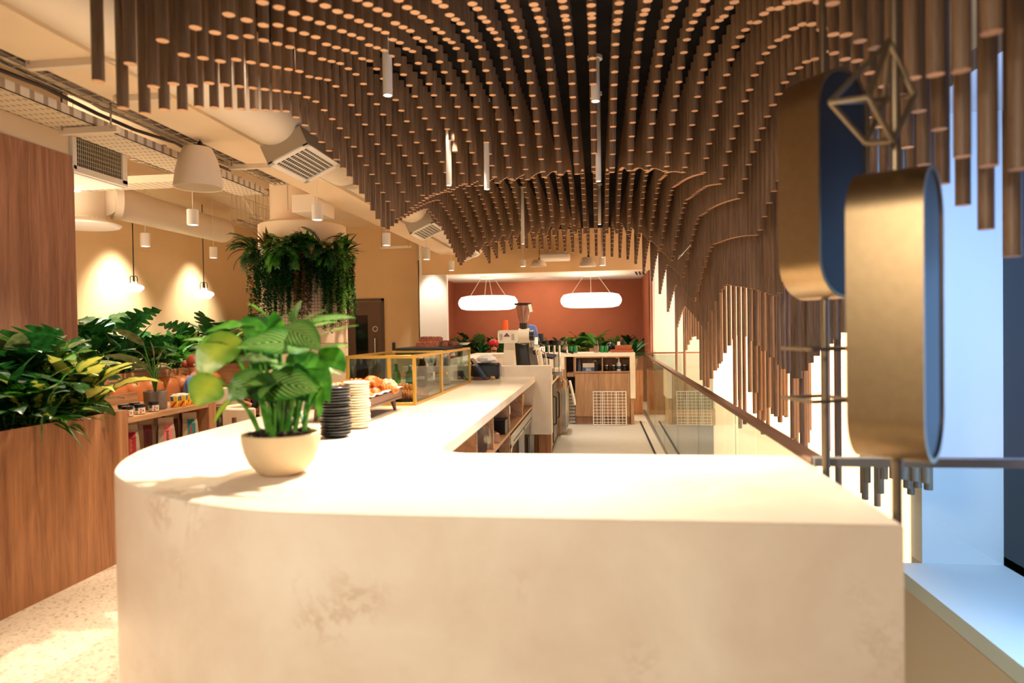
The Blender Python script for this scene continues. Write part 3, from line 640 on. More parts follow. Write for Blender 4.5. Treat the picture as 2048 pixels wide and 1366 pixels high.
# ------------------------------------------------------------------ marble counter
YE = 7.46
outer = [(.77, 2.815), (.77, 1.85)]
crv = [(-.62, 1.85), (-.85, 1.858), (-1.02, 1.876), (-1.21, 1.932), (-1.35, 1.995), (-1.47, 2.064), (-1.57, 2.135), (-1.66, 2.205), (-1.79, 2.325), (-1.87, 2.43), (-1.94, 2.55), (-2.0, 2.68), (-2.06, 2.86), (-2.09, 3.05), (-2.1, 3.3)]
def smooth_path(P, k=4):
    out = []
    for i in range(len(P)-1):
        p0 = P[max(i-1, 0)]; p1 = P[i]; p2 = P[i+1]; p3 = P[min(i+2, len(P)-1)]
        for j in range(k):
            t = j/k
            out.append(tuple(.5*((2*p1[c])+(-p0[c]+p2[c])*t+(2*p0[c]-5*p1[c]+4*p2[c]-p3[c])*t*t+(-p0[c]+3*p1[c]-3*p2[c]+p3[c])*t**3) for c in (0, 1)))
    return out+[P[-1]]
crv = smooth_path(crv)
outer += crv+[(-2.1, YE)]
def inset(path, d):
    out = []
    for i, p in enumerate(path):
        a = path[max(i-1, 0)]; b = path[min(i+1, len(path)-1)]
        n1 = n2 = None
        def nrm(u, v):
            dx, dy = v[0]-u[0], v[1]-u[1]; l = math.hypot(dx, dy) or 1; return (dy/l, -dx/l)
        if i > 0: n1 = nrm(path[i-1], p)
        if i < len(path)-1: n2 = nrm(p, path[i+1])
        n1 = n1 or n2; n2 = n2 or n1
        nx, ny = n1[0]+n2[0], n1[1]+n2[1]; l2 = nx*nx+ny*ny; k = 2/l2
        out.append((p[0]+nx*k*d, p[1]+ny*k*d))
    return out
i1, i2 = inset(outer, .004), inset(outer, .05)
# outer runs clockwise seen from above (right side, then front, then left) -> inward is to the right of travel
inner = [(-.69, YE)]+[(-.69, 2.965)]+[(-.69+.15-.15*math.cos(a), 2.965-.15*math.sin(a)) for a in [k*PI/16 for k in range(1, 8)]]+[(-.54, 2.815), (.77, 2.815)]
m = MB()
no = len(outer)
vs = [(x, y, 0) for x, y in outer]+[(x, y, zc-.005) for x, y in outer]+[(x, y, zc) for x, y in i1]+[(x, y, zc) for x, y in i2]+[(x, y, 0) for x, y in i2]
fs = []
for k in range(4):
    for i in range(no-1): fs.append((k*no+i, k*no+i+1, (k+1)*no+i+1, (k+1)*no+i))
m.add(vs, fs)
# slab top + underside + inner lip
top = i2+[(-.69-.0, YE)]+inner[1:]
poly = i2[1:]+inner
poly = [(.77, 1.9)]+i2[2:]+inner if False else i2+inner[:-1]
n = len(poly)
vs = [(x, y, zc) for x, y in poly]+[(x, y, zc-.055) for x, y in poly]
m.add(vs, [tuple(range(n)), tuple(range(2*n-1, n-1, -1))]+[(i, (i+1) % n, n+(i+1) % n, n+i) for i in range(n)])
t = thing('marble_counter', 'long pale marble counter with a rounded corner wrapping round the barista bay', 'counter', (-.6, 2.3, 0))
m.o = Vector(t.location); m.v = [tuple(Vector(p)-m.o) for p in m.v]
m.build('counter_top', 'stone', t, smooth=30)
# raised stone ledge: end upright, customer ledge and rounded foot
zl = 1.157
m = MB(t.location)
m.box(-2.1, -.515, YE, YE+.16, .4, zl); m.box(-2.1, -1.72, YE+.16, 11.6, 0, zl); m.build('raised_ledge', 'stone', t, bevel=.004)
m = MB(t.location); m.box(-.66, -.525, YE+.01, YE+.15, 0, .4); m.build('plinth', 'oak', t, smooth=0)
m = MB(t.location); m.box(-1.72, -.57, YE+.16, 10.9, .87, .9); m.box(-1.72, -1.70, YE+.16, 11.2, .9, zl-.04); m.build('rear_worktop', 'stone', t, smooth=0)

# open cabinet under the marble, barista side
pY = [aX(px, 880, -.72).y for px in (893, 957, 990, 1022, 1048, 1070)]
t = thing('under_counter_cabinet', 'open oak pigeonhole shelving under the marble, facing the barista bay', 'cabinet', (-1.2, 5, 0))
m = MB(t.location); m.box(-2.04, -1.30, 3.0, YE, .08, .975); m.build('cabinet_back', 'shelfw', t, smooth=0)
for i, y in enumerate([3.02]+pY):
    m = MB(t.location); m.box(-1.30, -.73, y-.01, y+.014, .1 if i in (0, 1, 2, 4, 6) else .72, .975); m.build('divider', 'oakx', t, smooth=0)
m = MB(t.location); m.box(-1.30, -.725, pY[1], YE-.01, .70, .722); m.build('shelf', 'oakx', t, smooth=0)
m = MB(t.location); m.box(-1.30, -.725, pY[1], pY[3], .46, .482); m.build('shelf', 'oakx', t, smooth=0)
m = MB(t.location); m.box(-1.30, -.725, 3.0, YE-.01, .06, .1); m.build('base_board', 'oakx', t, smooth=0)
f0, f1 = pY[3]+.03, pY[5]-.03
t = thing('under_counter_fridge', 'steel-framed double-door fridge built in under the marble counter', 'fridge', (-1.0, (f0+f1)/2, .1))
m = MB(t.location); m.box(-1.28, -.76, f0, f1, .1, .69); m.build('fridge_body', 'blackm', t, smooth=0)
for k in range(2):
    a, b = f0+(f1-f0)*k/2, f0+(f1-f0)*(k+1)/2
    m = MB(t.location)
    for u in ((a, a+.03, .14, .6), (b-.03, b, .14, .6), (a, b, .14, .17), (a, b, .57, .6)): m.box(-.76, -.725, *u)
    d = m.build('fridge_door', 'steel', t, smooth=0)
    m = MB(t.location); m.box(-.755, -.75, a+.03, b-.03, .17, .57); m.build('door_pane', 'dglass', d, smooth=0)
    m = MB(t.location); m.cyl((-.70, a+.08, .2), (-.70, a+.08, .5), .01, n=8); m.build('handle', 'black', t)
m = MB(t.location); m.box(-.76, -.725, f0, f1, .61, .68); m.build('fridge_vent', 'steel', t, smooth=0)
# small things in the pigeonholes
def bx(name, lb, cat, c, s, mat, rz=0, **kw):
    m = MB(); m.obox((0, 0, s[2]/2), s); o = m.build(name, mat, bevel=kw.pop('bevel', .004), smooth=0); o.location = c; o.rotation_euler = (0, 0, rz); return tag(o, lb, cat, **kw)
def bag(name, lb, c, s, mat, seed):
    r = random.Random(seed); m = MB(); m.ball((0, 0, s[2]/2), .5, n=14, sz=s, jit=.16, rnd=r); o = m.build(name, mat, smooth=20); o.location = c; return tag(o, lb, 'bag')
gp = lambda px, x=-.80: (x, aX(px, 850, x).y)
def at3(px, z, x=-.80): a = gp(px, x); return (a[0], a[1], z)
bag('plastic_bag', 'crumpled clear plastic bag in the first pigeonhole under the counter', at3(967, .724, -.78), (.1, .12, .19), 'plas', 3)
bx('wooden_trays', 'stack of thin wooden trays leaning in the first pigeonhole', 'tray', at3(982, .724), (.09, .16, .07), 'oakx', .4)
bx('black_box', 'black box on the lower shelf beneath the plastic bag', 'box', at3(971, .484, -.79), (.11, .2, .12), 'blackm')
bx('folder', 'black folder leaning on the lower shelf beside a white sack', 'folder', at3(990, .484, -.79), (.06, .3, .15), 'black', .2)
bag('paper_sack', 'crumpled white paper sack low under the counter', at3(1011, .484, -.79), (.12, .34, .19), 'paper', 9)
bx('magenta_box', 'bright pink packet low under the counter', 'packet', at3(972, .102, -.775), (.08, .1, .33), 'magenta')
bx('blue_folder', 'blue folder standing on the lower shelf behind the sack', 'folder', at3(1003, .484, -.84), (.08, .04, .2), 'bluep', .1)
bx('card_reader', 'black machine with papers in the second pigeonhole', 'device', at3(1001, .724), (.12, .3, .11), 'black')
bx('paper_stack', 'white paper pile on the black machine in the second pigeonhole', 'paper', at3(1006, .836), (.1, .22, .07), 'paper')
bx('blue_tin', 'blue tin in the third pigeonhole', 'tin', at3(1031, .724, -.81), (.09, .14, .09), 'bluep')
bx('carton', 'narrow white carton at the edge of the third pigeonhole', 'carton', at3(1040, .724, -.775), (.03, .1, .15), 'paper')
def cup(name, lb, c, r0, r1, h, mat, **kw):
    m = MB(); m.lathe([(0, 0), (r0, 0), (r1, h), (r1-.004, h), (r0-.004, .005), (0, .005)], n=18); o = m.build(name, mat); o.location = c; return tag(o, lb, 'cup', **kw)
cup('paper_cup', 'brown paper cup in the last pigeonhole by the stone upright', (-.83, (pY[4]+pY[5])/2+.05, .724), .04, .055, .16, 'cardb')

# rear run: drawers, fridge, oven, glass washer facing the bay
t = thing('drawer_unit', 'oak drawer unit behind the stone upright', 'cabinet', (-.9, 8, 0))
m = MB(t.location); m.box(-1.69, -.6, YE+.2, 8.55, .08, .868); m.build('cabinet_body', 'cab', t, smooth=0)
for z0, z1 in ((.66, .84), (.38, .63), (.1, .35)):
    m = MB(t.location); m.box(-.6, -.58, YE+.22, 8.53, z0, z1); d = m.build('drawer', 'cab', t, smooth=0)
    m = MB(t.location); m.box(-.582, -.576, 7.95, 8.15, z1-.03, z1-.01); m.build('drawer_slot', 'blackm', d, smooth=0)
def appliance(name, lb, cat, y0, y1, z1, body, front, x=-.57):
    t = thing(name, lb, cat, (-.9, (y0+y1)/2, 0))
    m = MB(t.location); m.box(-1.6, x-.04, y0, y1, .05, z1); m.build('appliance_body', body, t, bevel=.005)
    m = MB(t.location); m.box(x-.04, x, y0+.01, y1-.01, .12, z1-.02); d = m.build('appliance_door', front, t, bevel=.005)
    m = MB(t.location); m.tube([(x, y0+.07, z1-.16), (x+.035, y0+.07, z1-.18), (x+.035, y0+.07, z1-.5), (x, y0+.07, z1-.52)], .01, 8); m.build('handle', 'black', d)
    return t
appliance('black_fridge', 'tall-doored black fridge under the rear worktop, next to the drawers', 'fridge', 8.57, 9.2, .865, 'black', 'black')
appliance('oven', 'black-fronted oven with a glass door beyond the black fridge', 'oven', 9.22, 9.8, .865, 'blackm', 'dglass')
t = thing('wood_filler', 'slim oak end panel beyond the oven', 'panel', (-.9, 9.9, 0)); m = MB(t.location); m.box(-1.6, -.55, 9.82, 9.9, .05, .868); m.build('panel_board', 'cab', t, smooth=0)
t = thing('glass_washer', 'stainless glass washer with a towel at the end of the rear run', 'dishwasher', (-.7, 10.2, 0))
m = MB(t.location); m.box(-1.1, -.47, 9.95, 10.5, .06, .8); m.build('appliance_body', 'steel', t, bevel=.008)
m = MB(t.location); m.box(-.47, -.45, 9.97, 10.48, .12, .7); m.build('appliance_door', 'steel', t, bevel=.006)
m = MB(); m.tube([(-.42, 10.0, .8), (-.40, 10.02, .7), (-.36, 10.05, .5), (-.35, 10.05, .44)], [.018, .02, .02, .015], 10); tag(m.build('tea_towel', 'paper'), 'striped white tea towel hanging from the glass washer', 'towel')
m = MB()
for k in range(6): m.ball((-.50+R.uniform(-.02, .02), 9.86+R.uniform(-.02, .02), .70+.025*k), .02, n=8)
tag(m.build('wooden_bead_ornament', 'cardb'), 'bunch of pale wooden beads hanging by the glass washer', 'ornament')
bx('black_tray', 'black draining tray on the end of the rear worktop', 'tray', (-.67, 9.0, .902), (.2, .5, .05), 'black')

# ------------------------------------------------------------------ back counter with cabinet
YB = 11.1; zb = 1.165
t = thing('back_counter', 'pale stone counter across the back with a stone leg at its right end', 'counter', (-.2, YB, 0))
m = MB(t.location); m.box(-2.1, .585, YB, YB+.6, zb-.06, zb); m.box(.5, .585, YB, YB+.6, .425, zb-.06); m.build('counter_top', 'stone', t, bevel=.004)
m = MB(t.location); m.box(-1.72, -.55, YB, YB+.03, .9, zb-.06); m.build('splashback', 'stone', t, smooth=0)
m = MB(t.location); m.box(.505, .56, YB+.02, YB+.58, 0, .425); m.build('leg', 'cab', t, smooth=0)
ax = lambda px: aY(px, 750, YB).x
xc0, xc1 = ax(1150), .495
t = thing('back_cabinet', 'oak cabinet with two doors and open niches below the back counter', 'cabinet', (0, YB, 0))
zt = zb-.06; zs = aY(1200, 743, YB).z; zd = aY(1200, 746, YB).z
m = MB(t.location); m.box(xc0, xc1, YB+.42, YB+.56, .0, zt); m.box(xc0, xc1, YB+.03, YB+.42, .13, zs-.02); m.build('cabinet_body', 'cab', t, smooth=0)
m = MB(t.location); m.box(xc0, xc1, YB+.05, YB+.4, 0, .13); m.build('kick_board', 'shelfw', t, smooth=0)
for i, (a, b) in enumerate(((xc0, ax(1197)-.003), (ax(1197)+.003, xc1))):
    m = MB(t.location); m.box(a, b, YB+.01, YB+.03, .14, zd-.01); m.build('door', 'cab', t, smooth=0)
m = MB(t.location); m.box(xc0, xc1, YB+.005, YB+.42, zs-.02, zs); m.box(xc0, xc1, YB+.005, YB+.42, zt-.018, zt); m.build('shelf', 'cab', t, smooth=0)
for px in (1151, 1205, 1260.5):
    m = MB(t.location); x = ax(px); m.box(x-.009, x+.009, YB+.007, YB+.42, zs, zt-.018); m.build('divider', 'cab', t, smooth=0)
t = thing('corner_shelf', 'narrow open oak shelf in the dark corner left of the back cabinet', 'shelf', (-.5, YB, .8))
m = MB(t.location); m.box(ax(1134), ax(1148), YB+.03, YB+.4, .78, .84); m.box(ax(1147), ax(1150), YB+.03, YB+.4, .78, zt); m.build('shelf_board', 'cab', t, smooth=0)
m = MB(t.location); m.box(ax(1130), ax(1150), YB+.45, YB+.5, 0, zt); m.build('back_board', 'blackm', t, smooth=0)
t = thing('crate_stack', 'dark crates stacked in the corner below the narrow shelf', 'crate', (-.5, YB+.2, 0)); m = MB(t.location)
for k in range(9): m.box(ax(1137), ax(1149), YB+.06, YB+.4, .02+k*.055, .065+k*.055)
m.build('crate_body', 'steel', t, smooth=0)
# bottles and jars in the niches
def bottle(name, lb, c, r, h, mats, cap=None, group=None, neck=.35, label=None, cat='bottle', pump=False, n=18):
    t = thing(name, lb, cat, c, 0, group)
    m = MB(); m.lathe([(0, 0), (r*.92, 0), (r, r*.15), (r, h*.55), (r*.85, h*.66), (r*neck, h*.8), (r*neck, h*.95), (0, h*.95)], n=n); m.build('bottle_body', mats, t)
    if cap: m = MB(); m.lathe([(0, h*.94), (r*neck*1.25, h*.94), (r*neck*1.25, h), (0, h)], n=n); m.build('cap', cap, t)
    if label: m = MB(); m.lathe([(r*1.01, h*.15), (r*1.01, h*.42)], n=n); m.build('bottle_label', label, t)
    if pump: m = MB(); m.tube([(0, 0, h*.94), (0, 0, h*1.1), (-r*.2, 0, h*1.12), (-r*1.3, 0, h*1.08)], .007, 6); m.build('pump', cap or 'white', t)
    return t
def nb(px): return (ax(px), YB+.14, zs)
bottle('spray_bottle', 'smoky blue bottle at the left end of the left niche', nb(1158), .035, .2, 'bluegrey', 'black', neck=.5)
bx('notice_card', 'framed card with a blue lower half standing in the left niche', 'sign', (ax(1177), YB+.12, zs), (.19, .012, .13), 'paper')
m = MB(); m.obox((0, 0, .03), (.185, .004, .062)); o = m.build('notice_print', 'blue', smooth=0); o.location = (0, -.009, 0); o.parent = bpy.data.objects['notice_card']
m = MB()
for zz, ws in ((.048, (.03, .022, .028)), (.03, (.04, .018)), (.014, (.026, .034, .02))):
    xx = -sum(ws)/2-.006*(len(ws)-1)/2
    for w_ in ws: m.box(xx, xx+w_, -.0125, -.0115, zz-.004, zz+.004); xx += w_+.006
for k in range(8): m.cyl((0, -.0075, .098), (.014*math.cos(k*PI/4), -.0075, .098+.014*math.sin(k*PI/4)), .0022, n=4)
o = m.build('notice_lettering', 'white', smooth=0); o.parent = bpy.data.objects['notice_card']
def text(s, mat, size, loc, rot, parent=None, name='lettering', ext=.0006):
    c = bpy.data.curves.new(name, 'FONT'); c.body = s; c.size = size; c.align_x = 'CENTER'; c.align_y = 'CENTER'; c.extrude = ext
    c.materials.append(MT[mat]); tmp = bpy.data.objects.new(name, c); COL.objects.link(tmp)
    bpy.context.view_layer.update(); me = bpy.data.meshes.new_from_object(tmp); bpy.data.objects.remove(tmp)
    o = bpy.data.objects.new(name, me); COL.objects.link(o); o.location = loc; o.rotation_euler = rot; o.parent = parent; return o
bottle('pump_bottle', 'dark green pump bottle at the right end of the left niche', nb(1198), .026, .15, 'tealb', 'black', pump=True)
m = MB(); q = ax(1186); m.tube([(q-.01, YB+.14, zs), (q-.01, YB+.14, zs+.12), (q+.02, YB+.14, zs+.17), (q+.06, YB+.14, zs+.16)], .006, 6); tag(m.build('small_tap', 'chrome'), 'thin chrome tap curving over the card in the left niche', 'tap')
for px, lb in ((1213, 'dark storage jar leftmost in the right niche'), (1227, 'dark storage jar left of the sanitiser bottle'), (1251, 'dark storage jar right of the sanitiser bottle')):
    t = thing('storage_jar', lb, 'jar', nb(px), 0, 'jars in the right niche')
    m = MB(); m.lathe([(0, 0), (.035, 0), (.04, .02), (.04, .07), (.033, .085), (0, .085)], n=16); m.build('jar_body', 'dglass', t)
    m = MB(); m.lathe([(0, .083), (.036, .083), (.036, .1), (0, .1)], n=16); m.build('lid', 'steel', t)
t = bottle('sanitiser_bottle', 'clear hand sanitiser pump bottle with a blue and white label', nb(1238.5), .036, .19, 'white', 'white', label='blue', pump=True)
# on the back counter
YT = YB+.18
def carafe(px, lb):
    x = aY(px, 700, YT).x; t = thing('glass_carafe', lb, 'carafe', (x, YT, zb), 0, 'glass carafes on the back counter')
    m = MB(); m.lathe([(0, .002), (.045, .002), (.055, .02), (.055, .08), (.03, .13), (.028, .16), (.038, .2)], n=20); m.build('carafe_body', 'clearg', t)
    m = MB(); m.lathe([(0, .006), (.05, .006), (.051, .085), (.04, .11), (0, .11)], n=20); m.build('drink', 'water', t)
carafe(1131, 'glass carafe of tea-coloured drink at the left of the back counter'); carafe(1193, 'glass carafe of tea-coloured drink in the middle of the back counter')
for px, lb in ((1142, 'green tumbler beside the left carafe'), (1151, 'green tumbler second right of the left carafe'), (1204, 'green tumbler beside the middle carafe'), (1213, 'green tumbler second right of the middle carafe')):
    x = aY(px, 700, YT).x; m = MB(); m.lathe([(0, 0), (.034, 0), (.038, .04), (.038, .11), (.034, .11), (.034, .01), (0, .01)], n=18); o = m.build('green_tumbler', 'greeng'); o.location = (x, YT, zb); tag(o, lb, 'glass', 'green tumblers on the back counter')
x = aY(1243, 700, YT).x
t = thing('copper_box', 'reddish brown stepped box for cutlery on the back counter', 'box', (x, YT, zb)); m = MB(); m.obox((0, 0, .022), (.37, .16, .044)); m.build('box_base', 'copper', t, bevel=.004)
m = MB(); m.obox((.03, .02, .08), (.26, .1, .07)); m.build('box_riser', 'copper', t, bevel=.004)
bx('small_carton', 'little cream carton behind the reddish brown box', 'carton', (x-.04, YT+.15, zb), (.05, .05, .17), 'paper')
bx('black_canister', 'black upright canister behind the reddish brown box', 'canister', (x+.03, YT+.16, zb), (.045, .045, .2), 'black')
m = MB(); m.ball((x-.17, YT+.12, zb+.085), .085, n=14, sz=(1, 1, .9)); tag(m.build('black_kettle', 'black'), 'round black kettle at the left of the reddish brown box', 'kettle')
# white wire rack leaning on the cabinet doors
p0 = aY(1187, 847, YB-.1); p1 = aY(1252, 784, YB-.1); W, H = p1.x-p0.x, p1.z
t = thing('wire_rack', 'white wire grid rack leaning on the back cabinet doors', 'rack', (p0.x, YB-.1, .005)); t.rotation_euler = (-math.radians(8), 0, 0)
m = MB(); r = .011
m.tube([(0, 0, r), (W, 0, r), (W, 0, H), (0, 0, H)], r, 8, closed=True); m.build('rack_frame', 'white', t)
m = MB()
for k in range(1, 9): m.cyl((W*k/9, 0, r), (W*k/9, 0, H), .004, n=6)
for k in range(1, 11): m.cyl((0, .004, H*k/11), (W, .004, H*k/11), .004, n=6)
for k in (2.5, 6.4): m.cyl((W*k/9, 0, r), (W*k/9, 0, H), .007, n=6)
m.build('rack_wires', 'white', t)

# ------------------------------------------------------------------ railing
zr = 1.05
t = thing('glass_railing', 'long clear glass balustrade with a flat bronze handrail along the stairwell', 'railing', (.8, 2.6, 0))
HR = [(.80, 2.63, zr), (.845, 13.15, zr+.03)]
m = MB(t.location)
def bar(m, a, b, w, h, mat=0):
    a, b = Vector(a), Vector(b); d = (b-a).normalized(); s = Vector((d.y, -d.x, 0)).normalized()*w/2; u = Vector((0, 0, h/2))
    m.add([a-s-u, a+s-u, a+s+u, a-s+u, b-s-u, b+s-u, b+s+u, b-s+u], [(0, 1, 2, 3), (7, 6, 5, 4), (0, 4, 5, 1), (1, 5, 6, 2), (2, 6, 7, 3), (3, 7, 4, 0)], mat)
bar(m, HR[0], HR[1], .05, .028); m.build('handrail', 'rail', t, smooth=0)
ys = [2.66, 4.2, 5.75, 7.3, 8.85, 10.4, 11.9, 13.1]
for a, b in zip(ys, ys[1:]):
    m = MB(t.location); xa = .8+.045*(a-2.6)/10.5; xb = .8+.045*(b-2.6)/10.5
    m.add([(xa-.007, a+.01, -.02), (xa+.007, a+.01, -.02), (xb+.007, b-.01, -.02), (xb-.007, b-.01, -.02), (xa-.007, a+.01, zr-.012), (xa+.007, a+.01, zr-.012), (xb+.007, b-.01, zr-.01), (xb-.007, b-.01, zr-.01)], [(3, 2, 1, 0), (4, 5, 6, 7), (0, 1, 5, 4), (1, 2, 6, 5), (2, 3, 7, 6), (3, 0, 4, 7)])
    m.build('glass_pane', 'rglass', t, smooth=0)
m = MB(); m.box(.665, .69, 3.0, 11.5, 0, .012); tag(m.build('floor_channel', 'blackm', smooth=0), 'dark metal channel strip let into the floor before the glass', 'floor strip')
t = thing('front_railing', 'level grey metal handrail with glass crossing the stairwell at the right', 'railing', (1.6, 2.63, 0))
m = MB(t.location); bar(m, (.78, 2.63, zr), (2.74, 2.63, zr), .045, .03); m.build('handrail', 'railg', t, smooth=0)
m = MB(t.location); m.box(.84, 2.0, 2.625, 2.635, -.2, zr-.02); m.build('glass_pane', 'glass', t, smooth=0)
t = thing('far_railing', 'short far run of glass balustrade at the end of the stairwell', 'railing', (1.4, 13.15, 0))
m = MB(t.location); bar(m, (.845, 13.15, zr+.03), (2.17, 13.15, zr+.03), .04, .03); m.build('handrail', 'rail', t, smooth=0)
m = MB(t.location); m.box(.86, 2.16, 13.145, 13.155, .0, zr); m.build('glass_pane', 'rglass', t, smooth=0)

# ------------------------------------------------------------------ brass sculptures on poles
def pill(W, H, n=14):
    r = W/2; c = H/2-r
    return [(r*math.cos(PI*i/n), c+r*math.sin(PI*i/n)) for i in range(n+1)]+[(-r*math.cos(PI*i/n), -c-r*math.sin(PI*i/n)) for i in range(n+1)]
def drum(t, zcen, T, W, H, ang):
    P = pill(W, H, 18); k = len(P)
    M = Matrix.Translation((0, 0, zcen)) @ Matrix.Rotation(ang, 4, 'Z')
    e = .012
    vs = []
    for x, sc in ((-T/2, 1), (T/2, 1), (T/2, 0), (-T/2, 0)):
        for (u, z) in P:
            f = 1 if sc else (1-e/(W/2)); fz = 1 if sc else (1-e/(H/2))
            vs.append(M @ Vector((x, u*f, z*fz)))
    fs = []
    for a, b in ((0, 1), (1, 2), (2, 3), (3, 0)):
        for i in range(k): fs.append((a*k+i, a*k+(i+1) % k, b*k+(i+1) % k, b*k+i))
    m = MB(); m.add(vs, fs); m.build('brass_band', 'brass', t, smooth=40)
    for s in (-1, 1):
        m = MB(); x = s*(T/2-.006)
        m.add([M @ Vector((x, u*.97, z*.985)) for u, z in P], [tuple(range(k))]); m.build('mesh_face', 'mesh', t, smooth=0)
pA = (.795, 1.95); pB = (.795, 2.53)
aim = lambda p: math.atan2(p[1], p[0])-PI/2   # angle of the sight line
t = thing('pole_sculpture', 'nearer brass pole with an open wire diamond above a pill-shaped brass drum', 'sculpture', (pA[0], pA[1], -3.2), 0, 'hanging brass sculptures')
m = MB(); m.cyl((0, 0, 0), (0, 0, 6.9), .0125, n=16); m.build('pole', 'brassp', t)
drum(t, 1.575+3.2, .18, .25, .775, aim(pA)+math.radians(-13))
# wire diamond: apex, four ring corners, two lower corners
Z = lambda z: z+3.2
yy = 0
def od(x, y, Y=None):
    q = aY(x, y, Y or pA[1]); return (q.x-pA[0], (Y or pA[1])-pA[1], q.z+3.2)
T_, L_, F_, R_, K_, B1, B2 = od(1778, 82, 1.93), od(1660, 204, 1.90), od(1738, 193, 1.84), od(1829, 190, 1.96), od(1770, 200, 2.05), od(1732, 286, 1.98), od(1786, 283, 1.9)
m = MB()
for a, b in ((T_, L_), (T_, F_), (T_, R_), (T_, K_), (L_, F_), (F_, B2), (L_, B1), (R_, B2), (B1, B2), (K_, B1), (K_, R_), (L_, K_)): m.cyl(a, b, .0075, n=8)
m.build('wire_diamond', 'brassp', t)
t = thing('pole_sculpture', 'farther brass pole with a pill-shaped brass drum above two square wire rings', 'sculpture', (pB[0], pB[1], -3.2), 0, 'hanging brass sculptures')
m = MB(); m.cyl((0, 0, 0), (0, 0, 6.9), .0125, n=16); m.build('pole', 'brassp', t)
drum(t, 2.035+3.2, .165, .27, .785, aim(pB)+math.radians(-37))
for py in (697, 797):
    z = aY(1610, py, pB[1]).z+3.2; m = MB(); s = .085
    m2 = Matrix.Rotation(math.radians(20), 4, 'Z')
    pts = [m2 @ Vector((a*s-.03, b*s, 0)) for a, b in ((-1, -1), (1, -1), (1, 1), (-1, 1))]
    for i in range(4): bar(m, pts[i]+Vector((0, 0, z)), pts[(i+1) % 4]+Vector((0, 0, z)), .008, .012)
    m.build('square_ring', 'brassp', t, smooth=0)
# ------------------------------------------------------------------ plants
def leaf(m, base, az, el, L, W, droop=1.0, kind='oval', roll=0, mat=0, fold=.18, seg=7):
    """one blade: a bending spine with a folded surface either side; uv u across, v along"""
    p = Vector(base); n = {'monstera': 21, 'palm': 15, 'strap': 6}.get(kind, seg); st = L/n
    if kind == 'palm':
        pts = [p.copy()]; e = el
        for i in range(n):
            e = el-droop*(i/n); p = p+Vector((math.cos(e)*math.cos(az), math.cos(e)*math.sin(az), math.sin(e)))*st; pts.append(p.copy())
        s = Vector((-math.sin(az), math.cos(az), 0))
        for i in range(3, n+1):
            d = (pts[i]-pts[i-1]).normalized(); u = s.cross(d)
            w = W*math.sin(PI*(.12+.8*(i-2)/(n)))**.7
            for sg in (-1, 1):
                a = pts[i-1]; dr = (s*sg*.8+d*.75-u*.25).normalized(); tip = a+dr*w
                q = d*st*.42
                m.add([a-q, a+q, a+(tip-a)*.55+q*.8, tip+Vector((0, 0, -w*.12)), a+(tip-a)*.55-q*.8], [(0, 1, 2, 3, 4)], mat, [(.5, .2), (.5, .3), (.8, .5), (1, .5), (.2, .4)])
        m.tube([pts[0], pts[n//2], pts[-1]], [W*.03, W*.022, W*.008], 4, mat); return
    pts = []; nr = []; e = el
    for i in range(n+1):
        pts.append(p.copy()); e = el-droop*(i/n)
        d = Vector((math.cos(e)*math.cos(az), math.cos(e)*math.sin(az), math.sin(e)))
        s = Vector((-math.sin(az), math.cos(az), 0)); u = s.cross(d)*-1
        s2 = s*math.cos(roll)+u*math.sin(roll); u2 = u*math.cos(roll)-s*math.sin(roll)
        nr.append((s2, u2)); p = p+d*st
    vs = []; uv = []
    for i in range(n+1):
        v = i/n
        if kind == 'strap': w = W*(.55+.45*math.sin(PI*min(v*1.3, 1)))*(1-max(0, v-.55)/.45*.97)
        elif kind == 'monstera': w = W*math.sin(PI*(.06+.94*v)**.72)**.8*(.42 if i % 3 == 2 and 2 < i < n-2 else 1)
        elif kind == 'lance': w = W*math.sin(PI*(.02+.98*v)**.9)**1.1
        else: w = W*math.sin(PI*(.015+.985*v)**.78)**.85
        if i == n: w = W*.01
        s2, u2 = nr[i]
        for k in (-1, -.5, 0, .5, 1):
            rip = .03*W*math.sin(v*19+k*2)*abs(k)
            vs.append(pts[i]+s2*(k*w/2)+u2*(fold*abs(k)*w/2-.3*fold*k*k*w+rip)); uv.append((.5+k/2, v))
    fs = [(i*5+k, i*5+k+1, (i+1)*5+k+1, (i+1)*5+k) for i in range(n) for k in range(4)]
    m.add(vs, fs, mat, uv)
KP = dict(
    dieff=dict(k='oval', mats=['L_margin'], n=12, L=.3, W=.13, el=(.5, 1.3), stem=.22, droop=1.1),
    speck=dict(k='oval', mats=['L_speckle'], n=14, L=.28, W=.12, el=(.5, 1.3), stem=.2, droop=1.2),
    calathea=dict(k='oval', mats=['L_stripe'], n=16, L=.26, W=.12, el=(.4, 1.3), stem=.22, droop=1.1),
    monstera=dict(k='monstera', mats=['L_dark'], n=11, L=.34, W=.3, el=(.3, 1.1), stem=.3, droop=.9),
    strap=dict(k='strap', mats=['L_mid'], n=34, L=.5, W=.032, el=(.5, 1.45), stem=.02, droop=1.5),
    bird=dict(k='lance', mats=['L_dark'], n=22, L=.42, W=.075, el=(.5, 1.45), stem=.04, droop=.8),
    palm=dict(k='palm', mats=['L_mid'], n=12, L=.5, W=.17, el=(.5, 1.35), stem=.1, droop=1.0),
    spath=dict(k='lance', mats=['L_dark'], n=26, L=.26, W=.09, el=(.3, 1.4), stem=.2, droop=1.0),
    lime=dict(k='oval', mats=['L_fresh'], n=26, L=.17, W=.08, el=(.2, 1.4), stem=.18, droop=1.0),
    dull=dict(k='oval', mats=['L_dull'], n=12, L=.3, W=.11, el=(.6, 1.3), stem=.25, droop=1.0),
)
